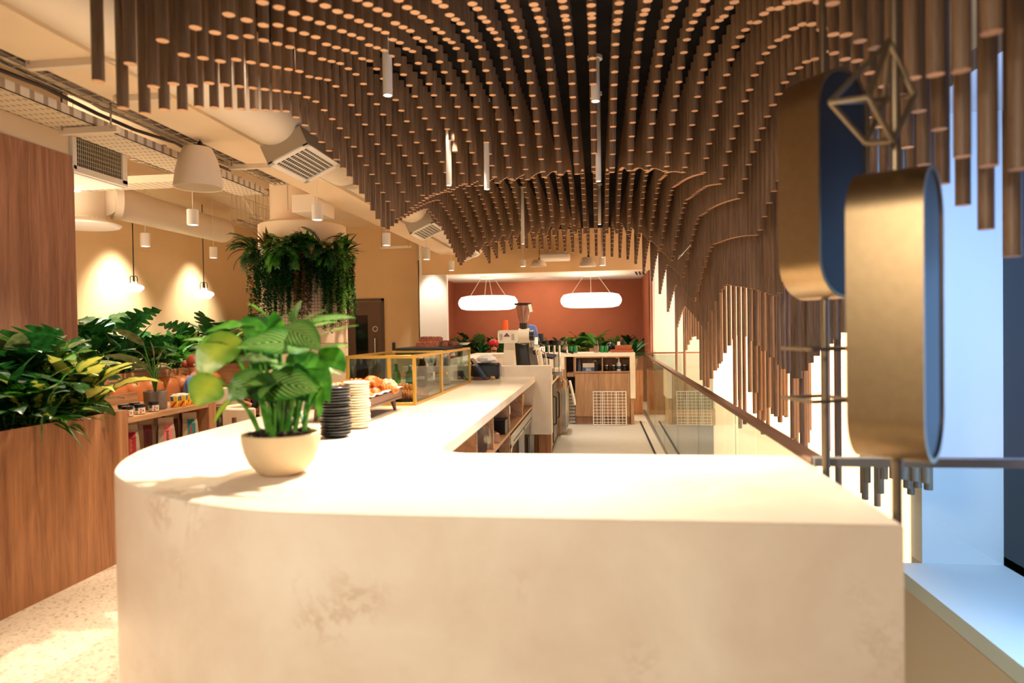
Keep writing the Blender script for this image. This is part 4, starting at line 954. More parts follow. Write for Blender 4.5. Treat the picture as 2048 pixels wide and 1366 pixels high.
def plant(kind, loc, s, seed, name, label, group=None, n=None, spread=1.0, parent=None, az0=0, azr=2*PI):
    k = KP[kind]; r = random.Random(seed)
    t = parent or thing(name, label, 'plant', loc, 0, group)
    m = MB(); st = MB(); cnt = n or k['n']
    for i in range(cnt):
        az = az0+azr*((i*.381966) % 1)+r.uniform(-.25, .25); f = (i+.5)/cnt
        el = k['el'][1]-(k['el'][1]-k['el'][0])*f+r.uniform(-.15, .15)
        b = Vector((r.uniform(-.03, .03), r.uniform(-.03, .03), 0))*s
        h = k['stem']*s*r.uniform(.5, 1.35)
        se = min(1.5, el+.35)
        b2 = b+Vector((math.cos(se)*math.cos(az)*spread, math.cos(se)*math.sin(az)*spread, math.sin(se)))*h
        if h > .04: st.tube([b, b+(b2-b)*.5+Vector((0, 0, h*.08)), b2], [.007*s, .006*s, .004*s], 5)
        leaf(m, b2, az, el, k['L']*s*r.uniform(.7, 1.2), k['W']*s*r.uniform(.8, 1.15), k['droop']*r.uniform(.7, 1.3), k['k'], r.uniform(-.5, .5))
    m.build('foliage', k['mats'], t, smooth=80)
    if st.v: st.build('stems', 'L_fresh', t)
    return t

# potted plant on the counter
pc = (-1.16, 2.375, zc)
t = thing('potted_plant', 'leafy striped plant in a round sand-coloured bowl on the marble counter', 'potted plant', pc)
m = MB(); m.lathe([(0, 0), (.06, 0), (.085, .012), (.113, .045), (.13, .085), (.138, .125), (.139, .15), (.134, .153), (.129, .15), (.126, .12), (0, .12)], n=48); m.build('pot', 'pot', t, smooth=50)
m = MB(); r = random.Random(5); m.ball((0, 0, .122), .125, n=22, sz=(1, 1, .16), jit=.03, rnd=r)
for i in range(60): a, q = r.uniform(0, 2*PI), .115*math.sqrt(r.random()); m.ball((q*math.cos(a), q*math.sin(a), .142+r.uniform(-.01, .02)), r.uniform(.008, .018), n=6, jit=.3, rnd=r, sz=(1, 1, .6))
m.build('soil', 'soil', t)
LM = {k: MB() for k in ('stripe', 'lime', 'fresh', 'dark', 'mid')}; ST = MB()
def leaf_px(b, tp, wpx, Y, kind='stripe', Y2=None, roll=0, shape='oval', sag=.25, stem=True, soil=(0, 0), drop=0):
    Y2 = Y2 or Y
    p0, p1 = aY(b[0], b[1], Y)-Vector(pc), aY(tp[0], tp[1], Y2)-Vector(pc)
    d = p1-p0; L = d.length*1.05; az = math.atan2(d.y, d.x); el = math.asin(max(-1, min(1, d.z/d.length)))
    leaf(LM[kind], p0, az, el+sag, L*1.08, wpx/F*Y*1.25, 2*sag, shape, roll, fold=.2, seg=10)
    if stem:
        s0 = Vector((soil[0], soil[1], .13)); mid = s0.lerp(p0, .6)+Vector((0, 0, .03)); ST.tube([s0, s0.lerp(mid, .5)+Vector((0, 0, .02)), mid, p0], [.006, .0055, .005, .004], 6)
# (base px, tip px, width px, depth, pattern)
leaf_px((482, 678), (418, 762), 62, 2.42, 'lime', 2.32, roll=-.9, sag=.7, soil=(-.05, 0))
leaf_px((436, 756), (398, 808), 60, 2.32, 'lime', 2.26, roll=-1.1, sag=.3, soil=(-.06, -.03))
leaf_px((520, 690), (446, 648), 34, 2.5, 'mid', roll=.3, soil=(-.03, .03))
leaf_px((522, 686), (488, 640), 40, 2.45, 'mid', 2.4, roll=.9, soil=(-.02, 0))
leaf_px((455, 690), (375, 684), 16, 2.5, 'fresh', roll=.4, soil=(-.05, .04))
leaf_px((556, 688), (548, 630), 30, 2.5, 'mid', 2.42, roll=.3, sag=.1, soil=(0, .02))
leaf_px((560, 680), (644, 628), 30, 2.5, 'stripe', 2.5, roll=.3, soil=(.02, 0))
leaf_px((530, 668), (580, 630), 26, 2.5, 'mid', 2.44, roll=.4, soil=(.02, .04))
leaf_px((624, 694), (488, 700), 62, 2.38, 'stripe', 2.28, roll=-.75, sag=.3, soil=(.03, -.02))
leaf_px((560, 660), (632, 700), 56, 2.42, 'stripe', 2.3, roll=.8, sag=.3, soil=(0, -.02))
leaf_px((612, 682), (704, 656), 22, 2.55, 'fresh', 2.5, roll=.2, sag=.15, soil=(.04, .02))
leaf_px((620, 706), (690, 698), 20, 2.5, 'fresh', 2.42, roll=.3, sag=.25, soil=(.05, 0))
leaf_px((600, 664), (668, 648), 26, 2.62, 'stripe', 2.6, roll=.3, sag=.2, soil=(.04, .04))
leaf_px((575, 712), (652, 776), 56, 2.4, 'mid', 2.36, roll=.7, sag=.3, soil=(.03, .01))
leaf_px((512, 776), (624, 786), 66, 2.34, 'stripe', 2.26, roll=1.0, sag=.25, soil=(0, -.05))
leaf_px((556, 742), (608, 800), 60, 2.38, 'dark', 2.3, roll=.9, sag=.3, soil=(0, -.05))
leaf_px((530, 748), (468, 800), 52, 2.38, 'stripe', 2.3, roll=-.9, sag=.3, soil=(-.02, -.03))
leaf_px((500, 760), (548, 806), 50, 2.36, 'dark', 2.28, roll=.9, sag=.3, soil=(-.02, -.03))
leaf_px((520, 728), (452, 714), 24, 2.42, 'stripe', 2.36, roll=-.3, sag=.2, soil=(-.03, 0))
leaf_px((498, 640), (552, 690), 46, 2.55, 'dark', 2.48, roll=.7, sag=.3, soil=(0, .04))
leaf_px((560, 716), (505, 745), 44, 2.5, 'dark', 2.44, roll=-.7, sag=.3, soil=(0, .04))
leaf_px((580, 650), (628, 668), 40, 2.6, 'mid', 2.6, roll=.6, soil=(.03, .05))
leaf_px((468, 795), (432, 846), 16, 2.34, 'lime', 2.3, roll=-.4, sag=.3, soil=(-.05, -.04))
leaf_px((644, 770), (640, 832), 34, 2.42, 'fresh', 2.38, roll=.9, sag=.1, shape='oval', soil=(.08, 0))
leaf_px((628, 745), (655, 800), 24, 2.5, 'fresh', 2.46, roll=.6, sag=.2, soil=(.08, .03))
leaf_px((618, 776), (628, 812), 20, 2.5, 'mid', 2.46, roll=.4, sag=.2, soil=(.07, .03))
leaf_px((600, 650), (700, 640), 26, 2.5, 'stripe', 2.45, roll=.5, sag=.2, soil=(.03, .0))
leaf_px((520, 650), (420, 668), 34, 2.45, 'mid', 2.38, roll=-.4, sag=.3, soil=(-.03, .0))
leaf_px((540, 640), (500, 612), 24, 2.5, 'fresh', 2.5, roll=.4, soil=(-.01, .02))
leaf_px((585, 645), (600, 606), 30, 2.5, 'stripe', 2.45, roll=.6, soil=(.01, .0))
leaf_px((470, 700), (388, 700), 30, 2.4, 'stripe', 2.34, roll=.5, sag=.3, soil=(-.04, .0))
leaf_px((640, 700), (684, 742), 40, 2.45, 'mid', 2.4, roll=.7, sag=.3, soil=(.05, .0))
leaf_px((590, 800), (640, 768), 20, 2.55, 'fresh', 2.5, roll=.4, sag=.3, soil=(.07, .05))
r = random.Random(12)
for i in range(12):
    a = 2*PI*i*.381966; q = r.uniform(.02, .09); h = r.uniform(.24, .42)
    p0 = Vector((q*math.cos(a), q*math.sin(a), h)); ST.tube([(q*.3*math.cos(a), q*.3*math.sin(a), .15), (q*.6*math.cos(a), q*.6*math.sin(a), h*.6), p0], [.006, .005, .004], 6)
    leaf(LM['stripe' if i % 3 else 'mid'], p0, a, r.uniform(.2, .9), r.uniform(.12, .17), r.uniform(.07, .1), 1.1, 'oval', r.uniform(-.5, .5), seg=9)
for k, mb in LM.items():
    if mb.v: mb.build('foliage', 'L_'+k, t, smooth=80)
ST.build('stems', 'L_fresh', t)

# plates
def plate_stack(px, py, n, r, h, mat, lb, gp, seed):
    c = aZ(px, py, zc); rr = random.Random(seed); c = Vector((c.x, c.y+r, zc))
    first = None; z = zc
    for i in range(n):
        loc = (c.x+rr.uniform(-.004, .004), c.y+rr.uniform(-.004, .004), z); z += h
        L = lb[0] if i == 0 else (lb[1] if i == n-1 else lb[2])
        if first is None:
            m = MB(); m.lathe([(0, 0), (r*.62, 0), (r*.66, .004), (r*.98, h*1.15), (r, h*1.5), (r*.97, h*1.6), (r*.66, .009), (0, .009)], n=32)
            first = m.build('side_plate', mat, smooth=60); first.location = loc; tag(first, L, 'plate', gp)
        else:
            o = first.copy(); COL.objects.link(o); o.location = loc; o['label'] = L
plate_stack(660, 879, 17, .077, .0142, 'pdark', ('bottom plate of the charcoal stack', 'top plate of the charcoal stack behind the potted plant', 'charcoal side plate within the dark stack on the marble counter'), 'charcoal plate stack', 1)
plate_stack(705, 860, 17, .071, .0142, 'pcream', ('bottom plate of the cream stack', 'top plate of the cream stack beside the pastry stand', 'cream side plate within the pale stack on the marble counter'), 'cream plate stack', 2)

# walnut pastry stand with croissants
f = thing('pastry_stand', 'walnut pastry stand on tapered legs, lined with white paper', 'stand', (-1.5, 4.05, zc))
x0, x1, y0, y1 = -1.68, -1.3, 3.74, 4.42
m = MB(f.location); m.box(x0, x1, y0, y1, zc+.085, zc+.095); 
for a in ((x0, x0+.014, y0, y1), (x1-.014, x1, y0, y1), (x0, x1, y0, y0+.014), (x0, x1, y1-.014, y1)): m.box(*a, zc+.075, zc+.135)
m.build('tray_box', 'walnut', f, bevel=.003)
for x, y in ((x0+.05, y0+.07), (x1-.05, y0+.07), (x0+.05, y1-.07), (x1-.05, y1-.07)):
    m = MB(f.location); m.cyl((x+(.02 if x > -1.5 else -.02), y, zc), (x, y, zc+.08), .009, .02, n=12); m.build('leg', 'walnut', f)
m = MB(f.location); nx, ny = 12, 16; vs = []
rr = random.Random(3)
for j in range(ny+1):
    for i in range(nx+1):
        u, v = i/nx, j/ny; e = min(u, 1-u, v, 1-v)
        vs.append((x0-.01+(x1-x0+.02)*u, y0-.01+(y1-y0+.02)*v, zc+.137+(.012 if e < .09 else -.03)+rr.uniform(-.006, .006)))
m.add(vs, [(j*(nx+1)+i, j*(nx+1)+i+1, (j+1)*(nx+1)+i+1, (j+1)*(nx+1)+i) for j in range(ny) for i in range(nx)]); m.build('paper_liner', 'paper', f, smooth=0)
def croissant(name='croissant', mat='croi', s=1.0, seg=9):
    m = MB(); pts = []; rad = []
    for i in range(seg*3+1):
        u = i/(seg*3)*2-1; a = u*1.35
        pts.append((math.sin(a)*.085*s, (1-math.cos(a))*-.07*s, .03*s))
        rad.append(s*(.030*(1-abs(u)**1.8)+.007)*(1.0+(.16 if i % 3 else -.12)))
    m.tube(pts, rad, 12, 0); return m.build(name, mat, smooth=60)
c0 = croissant()
spots = [(-1.40, 3.84, .0, .4), (-1.52, 3.86, .0, 2.2), (-1.62, 3.9, 0, 1.2), (-1.38, 4.02, 0, -.4), (-1.49, 4.04, .0, .9), (-1.36, 4.2, 0, .6), (-1.44, 3.93, .055, .1), (-1.40, 4.08, .06, 1.6), (-1.44, 4.24, .03, .2)]
for i, (x, y, dz, rz) in enumerate(spots):
    o = c0 if i == 0 else c0.copy()
    if i: COL.objects.link(o)
    o.location = (x, y, zc+.115+dz); o.rotation_euler = (0, 0, rz)
    tag(o, ['golden croissant nearest the cream plates on the stand', 'golden croissant behind the nearest one on the stand', 'golden croissant at the far left near corner of the stand', 'golden croissant at the bay-side edge of the stand', 'golden croissant in the middle of the stand', 'golden croissant farthest along the bay-side edge', 'golden croissant riding on top of the near pair', 'largest-looking golden croissant on top of the pile', 'golden croissant on top at the far end of the pile'][i], 'croissant', 'croissants on the walnut stand')
def crumble(name, loc, s, mat, seed, lb, gp, cat='pastry'):
    r = random.Random(seed); m = MB(); m.ball((0, 0, .5), .5, n=16, sz=(1, 1, 1), jit=.05, rnd=r)
    for i in range(26):
        a, q = r.uniform(0, 2*PI), .42*math.sqrt(r.random()); m.ball((q*math.cos(a), q*math.sin(a), .5+math.sqrt(max(0, .25-q*q))), r.uniform(.05, .12), n=6, jit=.3, rnd=r)
    m.v = [(a*s[0], b*s[1], c*s[2]) for a, b, c in m.v]; o = m.build(name, mat, smooth=30); o.location = loc; return tag(o, lb, cat, gp)
for i, (x, y, lb) in enumerate(((-1.60, 4.05, 'sugar-dusted almond pastry at the left of the stand'), (-1.63, 4.2, 'sugar-dusted almond pastry beyond the first at the left'), (-1.56, 4.3, 'sugar-dusted almond pastry at the far left corner'), (-1.50, 4.17, 'sugar-dusted almond pastry in the middle beside the croissants'), (-1.38, 4.34, 'sugar-dusted almond pastry at the far bay-side corner'))):
    crumble('almond_pastry', (x, y, zc+.115), (.14, .11, .085), 'crumb' if i != 1 else 'croi', 20+i, lb, 'almond pastries on the walnut stand')

# brass and glass display case
cx0, cx1, cy0, cy1, cz1 = -1.765, -1.262, 4.615, 6.68, 1.388
t = thing('display_case', 'long brass-framed glass display case on the marble counter', 'display case', ((cx0+cx1)/2, (cy0+cy1)/2, zc))
b_ = .022
fr = []
for x in (cx0, cx1-b_):
    for y in (cy0, cy1-b_): fr.append((x, x+b_, y, y+b_, zc, cz1))
    for z in (zc, cz1-b_): fr.append((x, x+b_, cy0+b_, cy1-b_, z, z+b_))
for y in (cy0, cy1-b_):
    for z in (zc, cz1-b_): fr.append((cx0+b_, cx1-b_, y, y+b_, z, z+b_))
for z in (zc, cz1-b_): fr.append((cx0+b_, cx1-b_, (cy0+cy1)/2-.01, (cy0+cy1)/2+.01, z, z+b_))
m = MB(t.location)
for a in fr: m.box(*a)
ym = cy0+(cy1-cy0)*.40
m.box(cx1-b_, cx1, ym-.02, ym+.02, zc+b_, cz1-b_); m.box(cx0+.30, cx0+.325, cy0, cy0+b_, zc+b_, cz1-b_); m.build('case_frame', 'gold', t, bevel=.002)
for lb_, a in (('front', (cx0+.01, cx1-.01, cy0+.008, cy0+.012, zc+.02, cz1-.02)), ('back', (cx0+.01, cx1-.01, cy1-.012, cy1-.008, zc+.02, cz1-.02)), ('l', (cx0+.008, cx0+.012, cy0+.02, cy1-.02, zc+.02, cz1-.02)), ('r', (cx1-.012, cx1-.008, cy0+.02, ym-.02, zc+.02, cz1-.02)), ('r2', (cx1-.012, cx1-.008, ym+.02, cy1-.02, zc+.02, cz1-.02)), ('top', (cx0+.01, cx1-.01, cy0+.02, cy1-.02, cz1-.012, cz1-.008))):
    m = MB(t.location); m.box(*a); m.build('glass_pane', 'glass', t, smooth=0)
for y in (ym, cy1-.01):
    m = MB(t.location); m.cyl((cx1, y, zc+.175), (cx1+.03, y, zc+.175), .004, n=8); m.ball((cx1+.035, y, zc+.175), .011, n=10); m.build('door_knob', 'gold', t)
m = MB(t.location); m.box(cx0+.03, cx1-.03, cy0+.03, cy1-.03, zc+.0, zc+.008); m.build('base_plate', 'taupe', t, smooth=0)
# slate tray and pastries inside, bottles
bx('slate_tray', 'black slate tray inside the display case at its near end', 'tray', (-1.47, 4.86, zc+.009), (.34, .3, .02), 'blackm')
for i, (x, y, dz, lb) in enumerate(((-1.38, 4.76, .03, 'glazed croissant at the near end inside the case'), (-1.36, 4.88, .03, 'glazed croissant farther in on the slate tray'), (-1.40, 4.80, .075, 'glazed croissant topping the pile inside the case'))):
    o = c0.copy(); COL.objects.link(o); o.location = (x, y, zc+dz); o.rotation_euler = (0, 0, .5+i*1.3); tag(o, lb, 'croissant', 'croissants inside the display case')
crumble('flat_pastry', (-1.36, 5.08, zc+.009), (.15, .12, .05), 'croi', 40, 'flat golden pastry beyond the slate tray inside the case', None)
bx('walnut_riser', 'walnut riser block carrying bottles inside the case', 'riser', (-1.55, 5.62, zc+.009), (.3, .86, .05), 'walnut')
yy = [5.3, 5.4, 5.55, 5.68, 5.8, 5.95, 6.25]
B = [(838, 5.35, .034, .2, 'greenb', 'greenb', 'green soda bottle nearest in the case', None), (852, 5.4, .036, .2, 'tealb', 'steel', 'teal bottle next to the green one', None), (872, 5.45, .036, .26, 'cola', 'white', 'dark drink bottle lettered te in the case', 'ink'), (893, 5.75, .034, .26, 'cola', 'cola', 'dark purple drink bottle without a cap colour', None), (902, 5.8, .032, .25, 'clearg', 'white', 'bottle with a white label and red panel', 'white'), (912, 5.9, .036, .25, 'cola', 'redcap', 'drink bottle with a red cap in the case', None)]
B = [(-1.60, 5.28, .034, .2, 'greenb', 'greenb', 'green soda bottle nearest the front of the case', None), (-1.50, 5.32, .036, .19, 'tealb', 'steel', 'teal bottle next to the green soda bottle', None), (-1.44, 5.45, .037, .25, 'cola', 'white', 'dark drink bottle with white lettering and a white cap', None), (-1.47, 5.62, .036, .26, 'cola', 'cola', 'dark purple drink bottle behind the lettered one', None), (-1.43, 5.74, .032, .25, 'clearg', 'clearg', 'bottle with a white label and a red panel', 'white'), (-1.42, 5.92, .036, .25, 'cola', 'redcap', 'drink bottle with a red cap')if False else (-1.42, 5.92, .036, .25, 'cola', 'redcap', 'drink bottle with a red cap near the door frame', None)]
for x, y, r_, h_, mt_, cp_, lb, lbl in B:
    t2 = bottle('drink_bottle', lb, (x, y, zc+.06), r_, h_, mt_, cp_, 'bottles in the display case', neck=.36, label=lbl)
    if 'lettering' in lb: text('ute', 'white', .05, (0.005, -r_-.003, h_*.33), (PI/2, 0, .35), t2)
    if lbl == 'white':
        m = MB(); m.obox((.012, -r_-.002, h_*.36), (.024, .004, .03)); m.build('red_panel', 'redink', t2, smooth=0)
    if mt_ == 'cola':
        m = MB(); m.lathe([(0, .01), (r_*.9, .01), (r_*.93, h_*.5), (r_*.3, h_*.7), (0, h_*.7)], n=14); m.build('drink', 'water' if cp_ == 'redcap' else 'hdark', t2)
t2 = bottle('drink_bottle', 'clear water bottle with a ribbed neck in the far half of the case', (-1.42, 6.22, zc+.01), .038, .27, 'clearg', 'clearg', 'bottles in the display case', neck=.4)
bx('napkin_block', 'white upright dispenser in the far half of the case', 'dispenser', (-1.45, 6.42, zc+.01), (.06, .1, .27), 'paper')
# slate tray with nut bars on top of the case
p = aZ(860, 696, 1.4)
bx('slate_tray', 'thin dark slate tray on top of the display case', 'tray', (-1.53, 6.15, 1.389), (.42, .85, .022), 'blackm')
for i, (x, y, dz, lb) in enumerate(((-1.52, 6.02, 0, 'nutty brown slab cake at the near end of the slate tray'), (-1.5, 6.2, 0, 'nutty brown slab cake in the middle of the tray'), (-1.44, 6.38, 0, 'nutty brown slab cake at the far end of the tray'), (-1.52, 6.12, .042, 'nutty brown slab cake stacked on the other two'))):
    r = random.Random(60+i); m = MB(); m.obox((0, 0, .02), (.2, .16, .04))
    for k in range(40): m.ball((r.uniform(-.095, .095), r.uniform(-.075, .075), .04), r.uniform(.008, .016), n=5, jit=.3, rnd=r)
    o = m.build('nut_slab', 'brownie', smooth=20); o.location = (x, y, 1.412+dz); o.rotation_euler = (0, 0, r.uniform(-.5, .5)); tag(o, lb, 'cake', 'nut cakes on the display case')
plant('lime', (-1.38, 6.5, 1.412), .28, 77, 'salad_garnish', 'small green garnish with a white bowl edge at the end of the slate tray', n=9)
m = MB(); m.lathe([(0, 0), (.05, .003), (.08, .025), (.077, .025), (.05, .008), (0, .008)], n=20); o = m.build('shallow_dish', 'paper'); o.location = (-1.31, 6.52, 1.412); tag(o, 'little white dish at the far corner of the display case top', 'dish')

# tablet, printer, napkins
p = (-1.2, 7.1, zc)
t = thing('receipt_printer', 'black rounded receipt printer standing on the marble counter', 'printer', (-1.2, 7.22, zc))
m = MB(); m.box(-.17, .155, -.06, .1, 0, .17); m.build('printer_body', 'black', t, bevel=.03)
m = MB(); m.box(.155, .16, -.04, .08, .02, .15); m.build('side_cover', 'railg', t, smooth=0)
t = thing('tablet_stand', 'tablet leaning in a wooden stand with two round knobs', 'tablet', (-1.245, 7.02, zc))
m = MB(); m.box(-.06, .11, -.02, .05, .0, .03); m.build('stand_base', 'walnut', t, bevel=.005)
for kx in (-.08, .15): m = MB(); m.ball((kx, .0, .022), .022, n=12, sz=(1.3, 1, .9)); m.build('stand_knob', 'cardb', t)
m = MB(); m.obox((.0, .0, .118), (.012, .19, .26), 0, 0, 0, -.62); m.build('tablet_body', 'black', t, smooth=0)
m = MB(); m.obox((.008, .0, .123), (.003, .175, .245), 0, 0, 0, -.62); m.build('tablet_screen', 'bluegrey', t, smooth=0)
bag('crumpled_napkin', 'crumpled white napkin on top of the black printer', (-1.19, 7.24, zc+.165), (.2, .16, .09), 'paper', 31)
m = MB(); m.tube([(-1.5, 7.2, 1.05), (-1.44, 7.1, 1.12), (-1.38, 7.05, 1.045), (-1.3, 7.03, 1.045), (-1.24, 7.1, 1.05)], .005, 6); m.tube([(-1.46, 7.15, 1.1), (-1.4, 7.0, 1.05), (-1.33, 7.08, 1.045)], .004, 6); tag(m.build('charging_cable', 'black'), 'loose black cable curling from behind the display case to the tablet', 'cable')
bx('black_adapter', 'small black box behind the display case corner', 'adapter', (-1.48, 7.15, zc), (.1, .08, .09), 'black')

# ------------------------------------------------------------------ grinder and espresso corner
gx = lambda px: aY(px, 680, 7.9).x
gz = lambda py, px=1040: aY(px, py, 7.9).z
t = thing('coffee_grinder', 'cream shop coffee grinder with a clear hopper and black neck', 'grinder', (gx(1028), 7.9, .9))
t0 = Vector(t.location)
m = MB(t0)
zA, zB = gz(672+14), gz(660)
zc0, rr_ = (zA+zB)/2, (zB-zA)/2
def rbox(m, x0, x1, y0, y1, z0, z1, r, mat=0):
    pts = []
    for cx_, cz_, a0 in ((x1-r, z1-r, 0), (x0+r, z1-r, PI/2), (x0+r, z0+r, PI), (x1-r, z0+r, 1.5*PI)):
        for k in range(5): a = a0+k*PI/8; pts.append((cx_+r*math.cos(a), cz_+r*math.sin(a)))
    n = len(pts); vs = [(x, y0, z) for x, z in pts]+[(x, y1, z) for x, z in pts]
    m.add(vs, [tuple(range(n)), tuple(range(2*n-1, n-1, -1))]+[(i, n+i, n+(i+1) % n, (i+1) % n) for i in range(n)], mat)
rbox(m, gx(998), gx(1038), 7.8, 8.02, zA, zB, .03); m.build('motor_housing', 'grind', t)
m = MB(t0); m.cyl((gx(1038), 7.91, zc0+.01), (gx(1059), 7.91, zc0+.01), .085, n=28); m.build('burr_housing', 'grind', t)
m = MB(t0); a0, a1, b0, b1 = gx(1009), gx(1028), gx(1005), gx(1033)
m.add([(b0, 7.82, .9), (b1, 7.82, .9), (b1, 8.0, .9), (b0, 8.0, .9), (a0, 7.84, zA+.01), (a1, 7.84, zA+.01), (a1, 7.98, zA+.01), (a0, 7.98, zA+.01)], [(3, 2, 1, 0), (4, 5, 6, 7), (0, 1, 5, 4), (1, 2, 6, 5), (2, 3, 7, 6), (3, 0, 4, 7)]); m.build('stand_column', 'grind', t, bevel=.012)
hx = gx(1047.5)
m = MB(t0); m.lathe([(.03, gz(660)-.9), (.045, gz(658)-.9), (.048, gz(647)-.9), (.044, gz(646)-.9)], (hx, 7.91, .9), 24); m.build('hopper_neck', 'black', t)
m = MB(t0); m.lathe([(.045, gz(647)-.9), (.066, gz(635)-.9), (.092, gz(612)-.9), (.094, gz(610)-.9)], (hx, 7.91, .9), 28); m.build('hopper', 'clearg', t)
m = MB(t0); m.lathe([(0, gz(610)-.9), (.103, gz(610)-.9), (.105, gz(606.5)-.9), (0, gz(606)-.9)], (hx, 7.91, .9), 28); m.build('hopper_lid', 'black', t)
m = MB(t0); m.obox((hx+.09, 7.83, gz(617)), (.035, .004, .09), .3, 0, 0, -.2); m.build('paper_tag', 'paper', t, smooth=0)
m = MB(t0); z = zc0+.02; X_ = gx(1016)
m.add([(X_-.038, 7.797, z-.018), (X_+.038, 7.797, z-.018), (X_, 7.797, z+.026)], [(0, 1, 2)]); m.build('triangle_badge', 'purple', t, smooth=0)
m = MB(t0); 
for k in range(5): m.obox((X_, 7.795, z-.012+k*.004), (.034-k*.006, .002, .0014))
m.build('badge_lines', 'pink', t, smooth=0)
for xx in (gx(1004.5), gx(1028)):
    m = MB(t0)
    for k in range(6): m.box(xx-.018, xx+.018, 7.797, 7.799, zA+.04+k*.012, zA+.047+k*.012)
    m.build('vent_grille', 'taupe', t, smooth=0)
m = MB(t0); m.cyl((gx(1059), 7.91, zc0+.01), (gx(1068), 7.91, zc0+.01), .06, n=20); m.build('dial', 'black', t)
m = MB(t0); m.tube([(gx(1079), 7.9, .9), (gx(1082), 7.9, 1.05), (gx(1081), 7.9, 1.2), (gx(1078), 7.9, 1.3)], [.03, .028, .026, .02], 8); m.build('pale_handle', 'grind', t)
# espresso machine beyond
t = thing('espresso_machine', 'black and chrome espresso machine behind the cream grinder', 'coffee machine', (-1.05, 8.7, .9)); o0 = t.location
m = MB(o0); m.add([(-1.14, 8.35, .98), (-.80, 8.35, .98), (-.80, 9.3, .98), (-1.14, 9.3, .98), (-1.14, 8.35, 1.42), (-.86, 8.35, 1.38), (-.86, 9.3, 1.38), (-1.14, 9.3, 1.42)], [(3, 2, 1, 0), (4, 5, 6, 7), (0, 1, 5, 4), (1, 2, 6, 5), (2, 3, 7, 6), (3, 0, 4, 7)]); m.build('machine_body', 'black', t, bevel=.02)
m = MB(o0); m.box(-.82, -.60, 8.35, 9.3, .96, 1.02); m.build('drip_tray', 'steel', t, bevel=.005)
for k in range(3):
    y = 8.5+k*.32; m = MB(o0); m.lathe([(0, 0), (.045, 0), (.055, .03), (.05, .1), (0, .11)], (-.76, y, 1.24), 18); m.cyl((-.8, y, 1.32), (-.72, y, 1.3), .05, n=16); g = m.build('group_head', 'chrome', t)
    m = MB(o0); m.cyl((-.72, y, 1.225), (-.56, y, 1.2), .015, .02, n=10); m.build('portafilter', 'black', g)
for x, y in ((-1.1, 8.4), (-.84, 8.4), (-1.1, 9.25), (-.84, 9.25)):
    m = MB(o0); m.cyl((x, y, .9), (x, y, 1.0), .02, n=12); m.build('leg', 'chrome', t)
m = MB(o0); m.cyl((-.79, 8.33, 1.46), (-.79, 8.33, 1.34), .06, n=22); m.cyl((-.74, 8.36, 1.34), (-.74, 8.26, 1.34), .035, n=16); m.build('pressure_gauge', 'chrome', t)
for y in (8.32,):
    m = MB(o0); m.tube([(-.7, y, 1.3), (-.64, y-.02, 1.26), (-.62, y-.02, 1.06)], .007, 8); m.build('steam_wand', 'chrome', t)
bx('red_button_box', 'small red and black control on the machine side', 'control', (-.70, 8.3, 1.21), (.03, .05, .05), 'redink')
bx('cardboard_box', 'small cardboard box under the orange cups beside the hopper', 'box', (-1.19, 8.6, 1.43), (.14, .1, .12), 'cardb')
for k in range(3): cup('orange_cup', ['lowest orange paper cup on the cardboard box', 'middle orange paper cup of the stack', 'top orange paper cup of the stack beside the hopper'][k], (-1.17, 8.6, 1.552+k*.03), .04, .034, .07, 'orangep', group='orange cups on the cardboard box')
m = MB(); m.lathe([(0, 0), (.09, .0), (.11, .012), (0, .015)], n=20); o = m.build('cork_coaster', 'cardb'); o.location = (-.98, 8.5, 1.425); tag(o, 'flat straw-coloured lid on top of the machine behind the grinder', 'lid')
t = thing('blue_grinder', 'slate blue hopper leaning behind the clear grinder hopper', 'hopper', (-.86, 9.0, 1.4)); m = MB()
m.add([(-.09, -.04, 0), (.10, -.04, 0), (.10, .06, 0), (-.09, .06, 0), (-.05, -.04, .23), (.04, -.04, .21), (.04, .06, .21), (-.05, .06, .23)], [(3, 2, 1, 0), (4, 5, 6, 7), (0, 1, 5, 4), (1, 2, 6, 5), (2, 3, 7, 6), (3, 0, 4, 7)]); m.build('hopper_body', 'bluel', t, bevel=.01)
m = MB(); m.box(.08, .14, -.03, .05, 0, .1); m.build('side_box', 'black', t, smooth=0)
# second machine: chrome brewer group, glassware tray
t = thing('drip_brewer', 'chrome brewing stand with glass tubes and black top beside the espresso machine', 'coffee brewer', (-.66, 9.7, .9)); o0 = Vector(t.location)
m = MB(o0)
for x in (-.78, -.7, -.62, -.55): m.cyl((x, 9.68, .96), (x, 9.68, 1.34), .016, n=12)
m.build('brewer_posts', 'chrome', t)
m = MB(o0); m.box(-.82, -.5, 9.6, 9.8, .9, .96); m.build('brewer_base', 'steel', t, bevel=.005)
for x in (-.74, -.58):
    m = MB(o0); m.cyl((x, 9.62, 1.33), (x, 9.62, 1.4), .075, .085, n=22); m.build('brewer_cap', 'black', t)
    m = MB(o0); m.lathe([(.03, 1.02), (.05, 1.05), (.055, 1.15), (.04, 1.2)], (x, 9.62, 0), 18); m.build('glass_flask', 'clearg', t)
m = MB(o0); m.tube([(-.52, 9.68, 1.34), (-.48, 9.6, 1.4), (-.44, 9.58, 1.3), (-.43, 9.58, 1.2)], .012, 8); m.build('spout', 'chrome', t)
t = thing('knock_tray', 'steel-sided tray with glasses standing on a dark mat', 'tray', (-.68, 8.1, 0)); t.location = (-.72, 8.22, .9)
m = MB(); m.box(-.1, .14, -.06, .5, .0, .1); m.build('tray_body', 'grind', t, bevel=.005)
m = MB(); m.box(-.12, .16, -.08, .52, .1, .115); m.build('dark_mat', 'blackm', t, smooth=0)
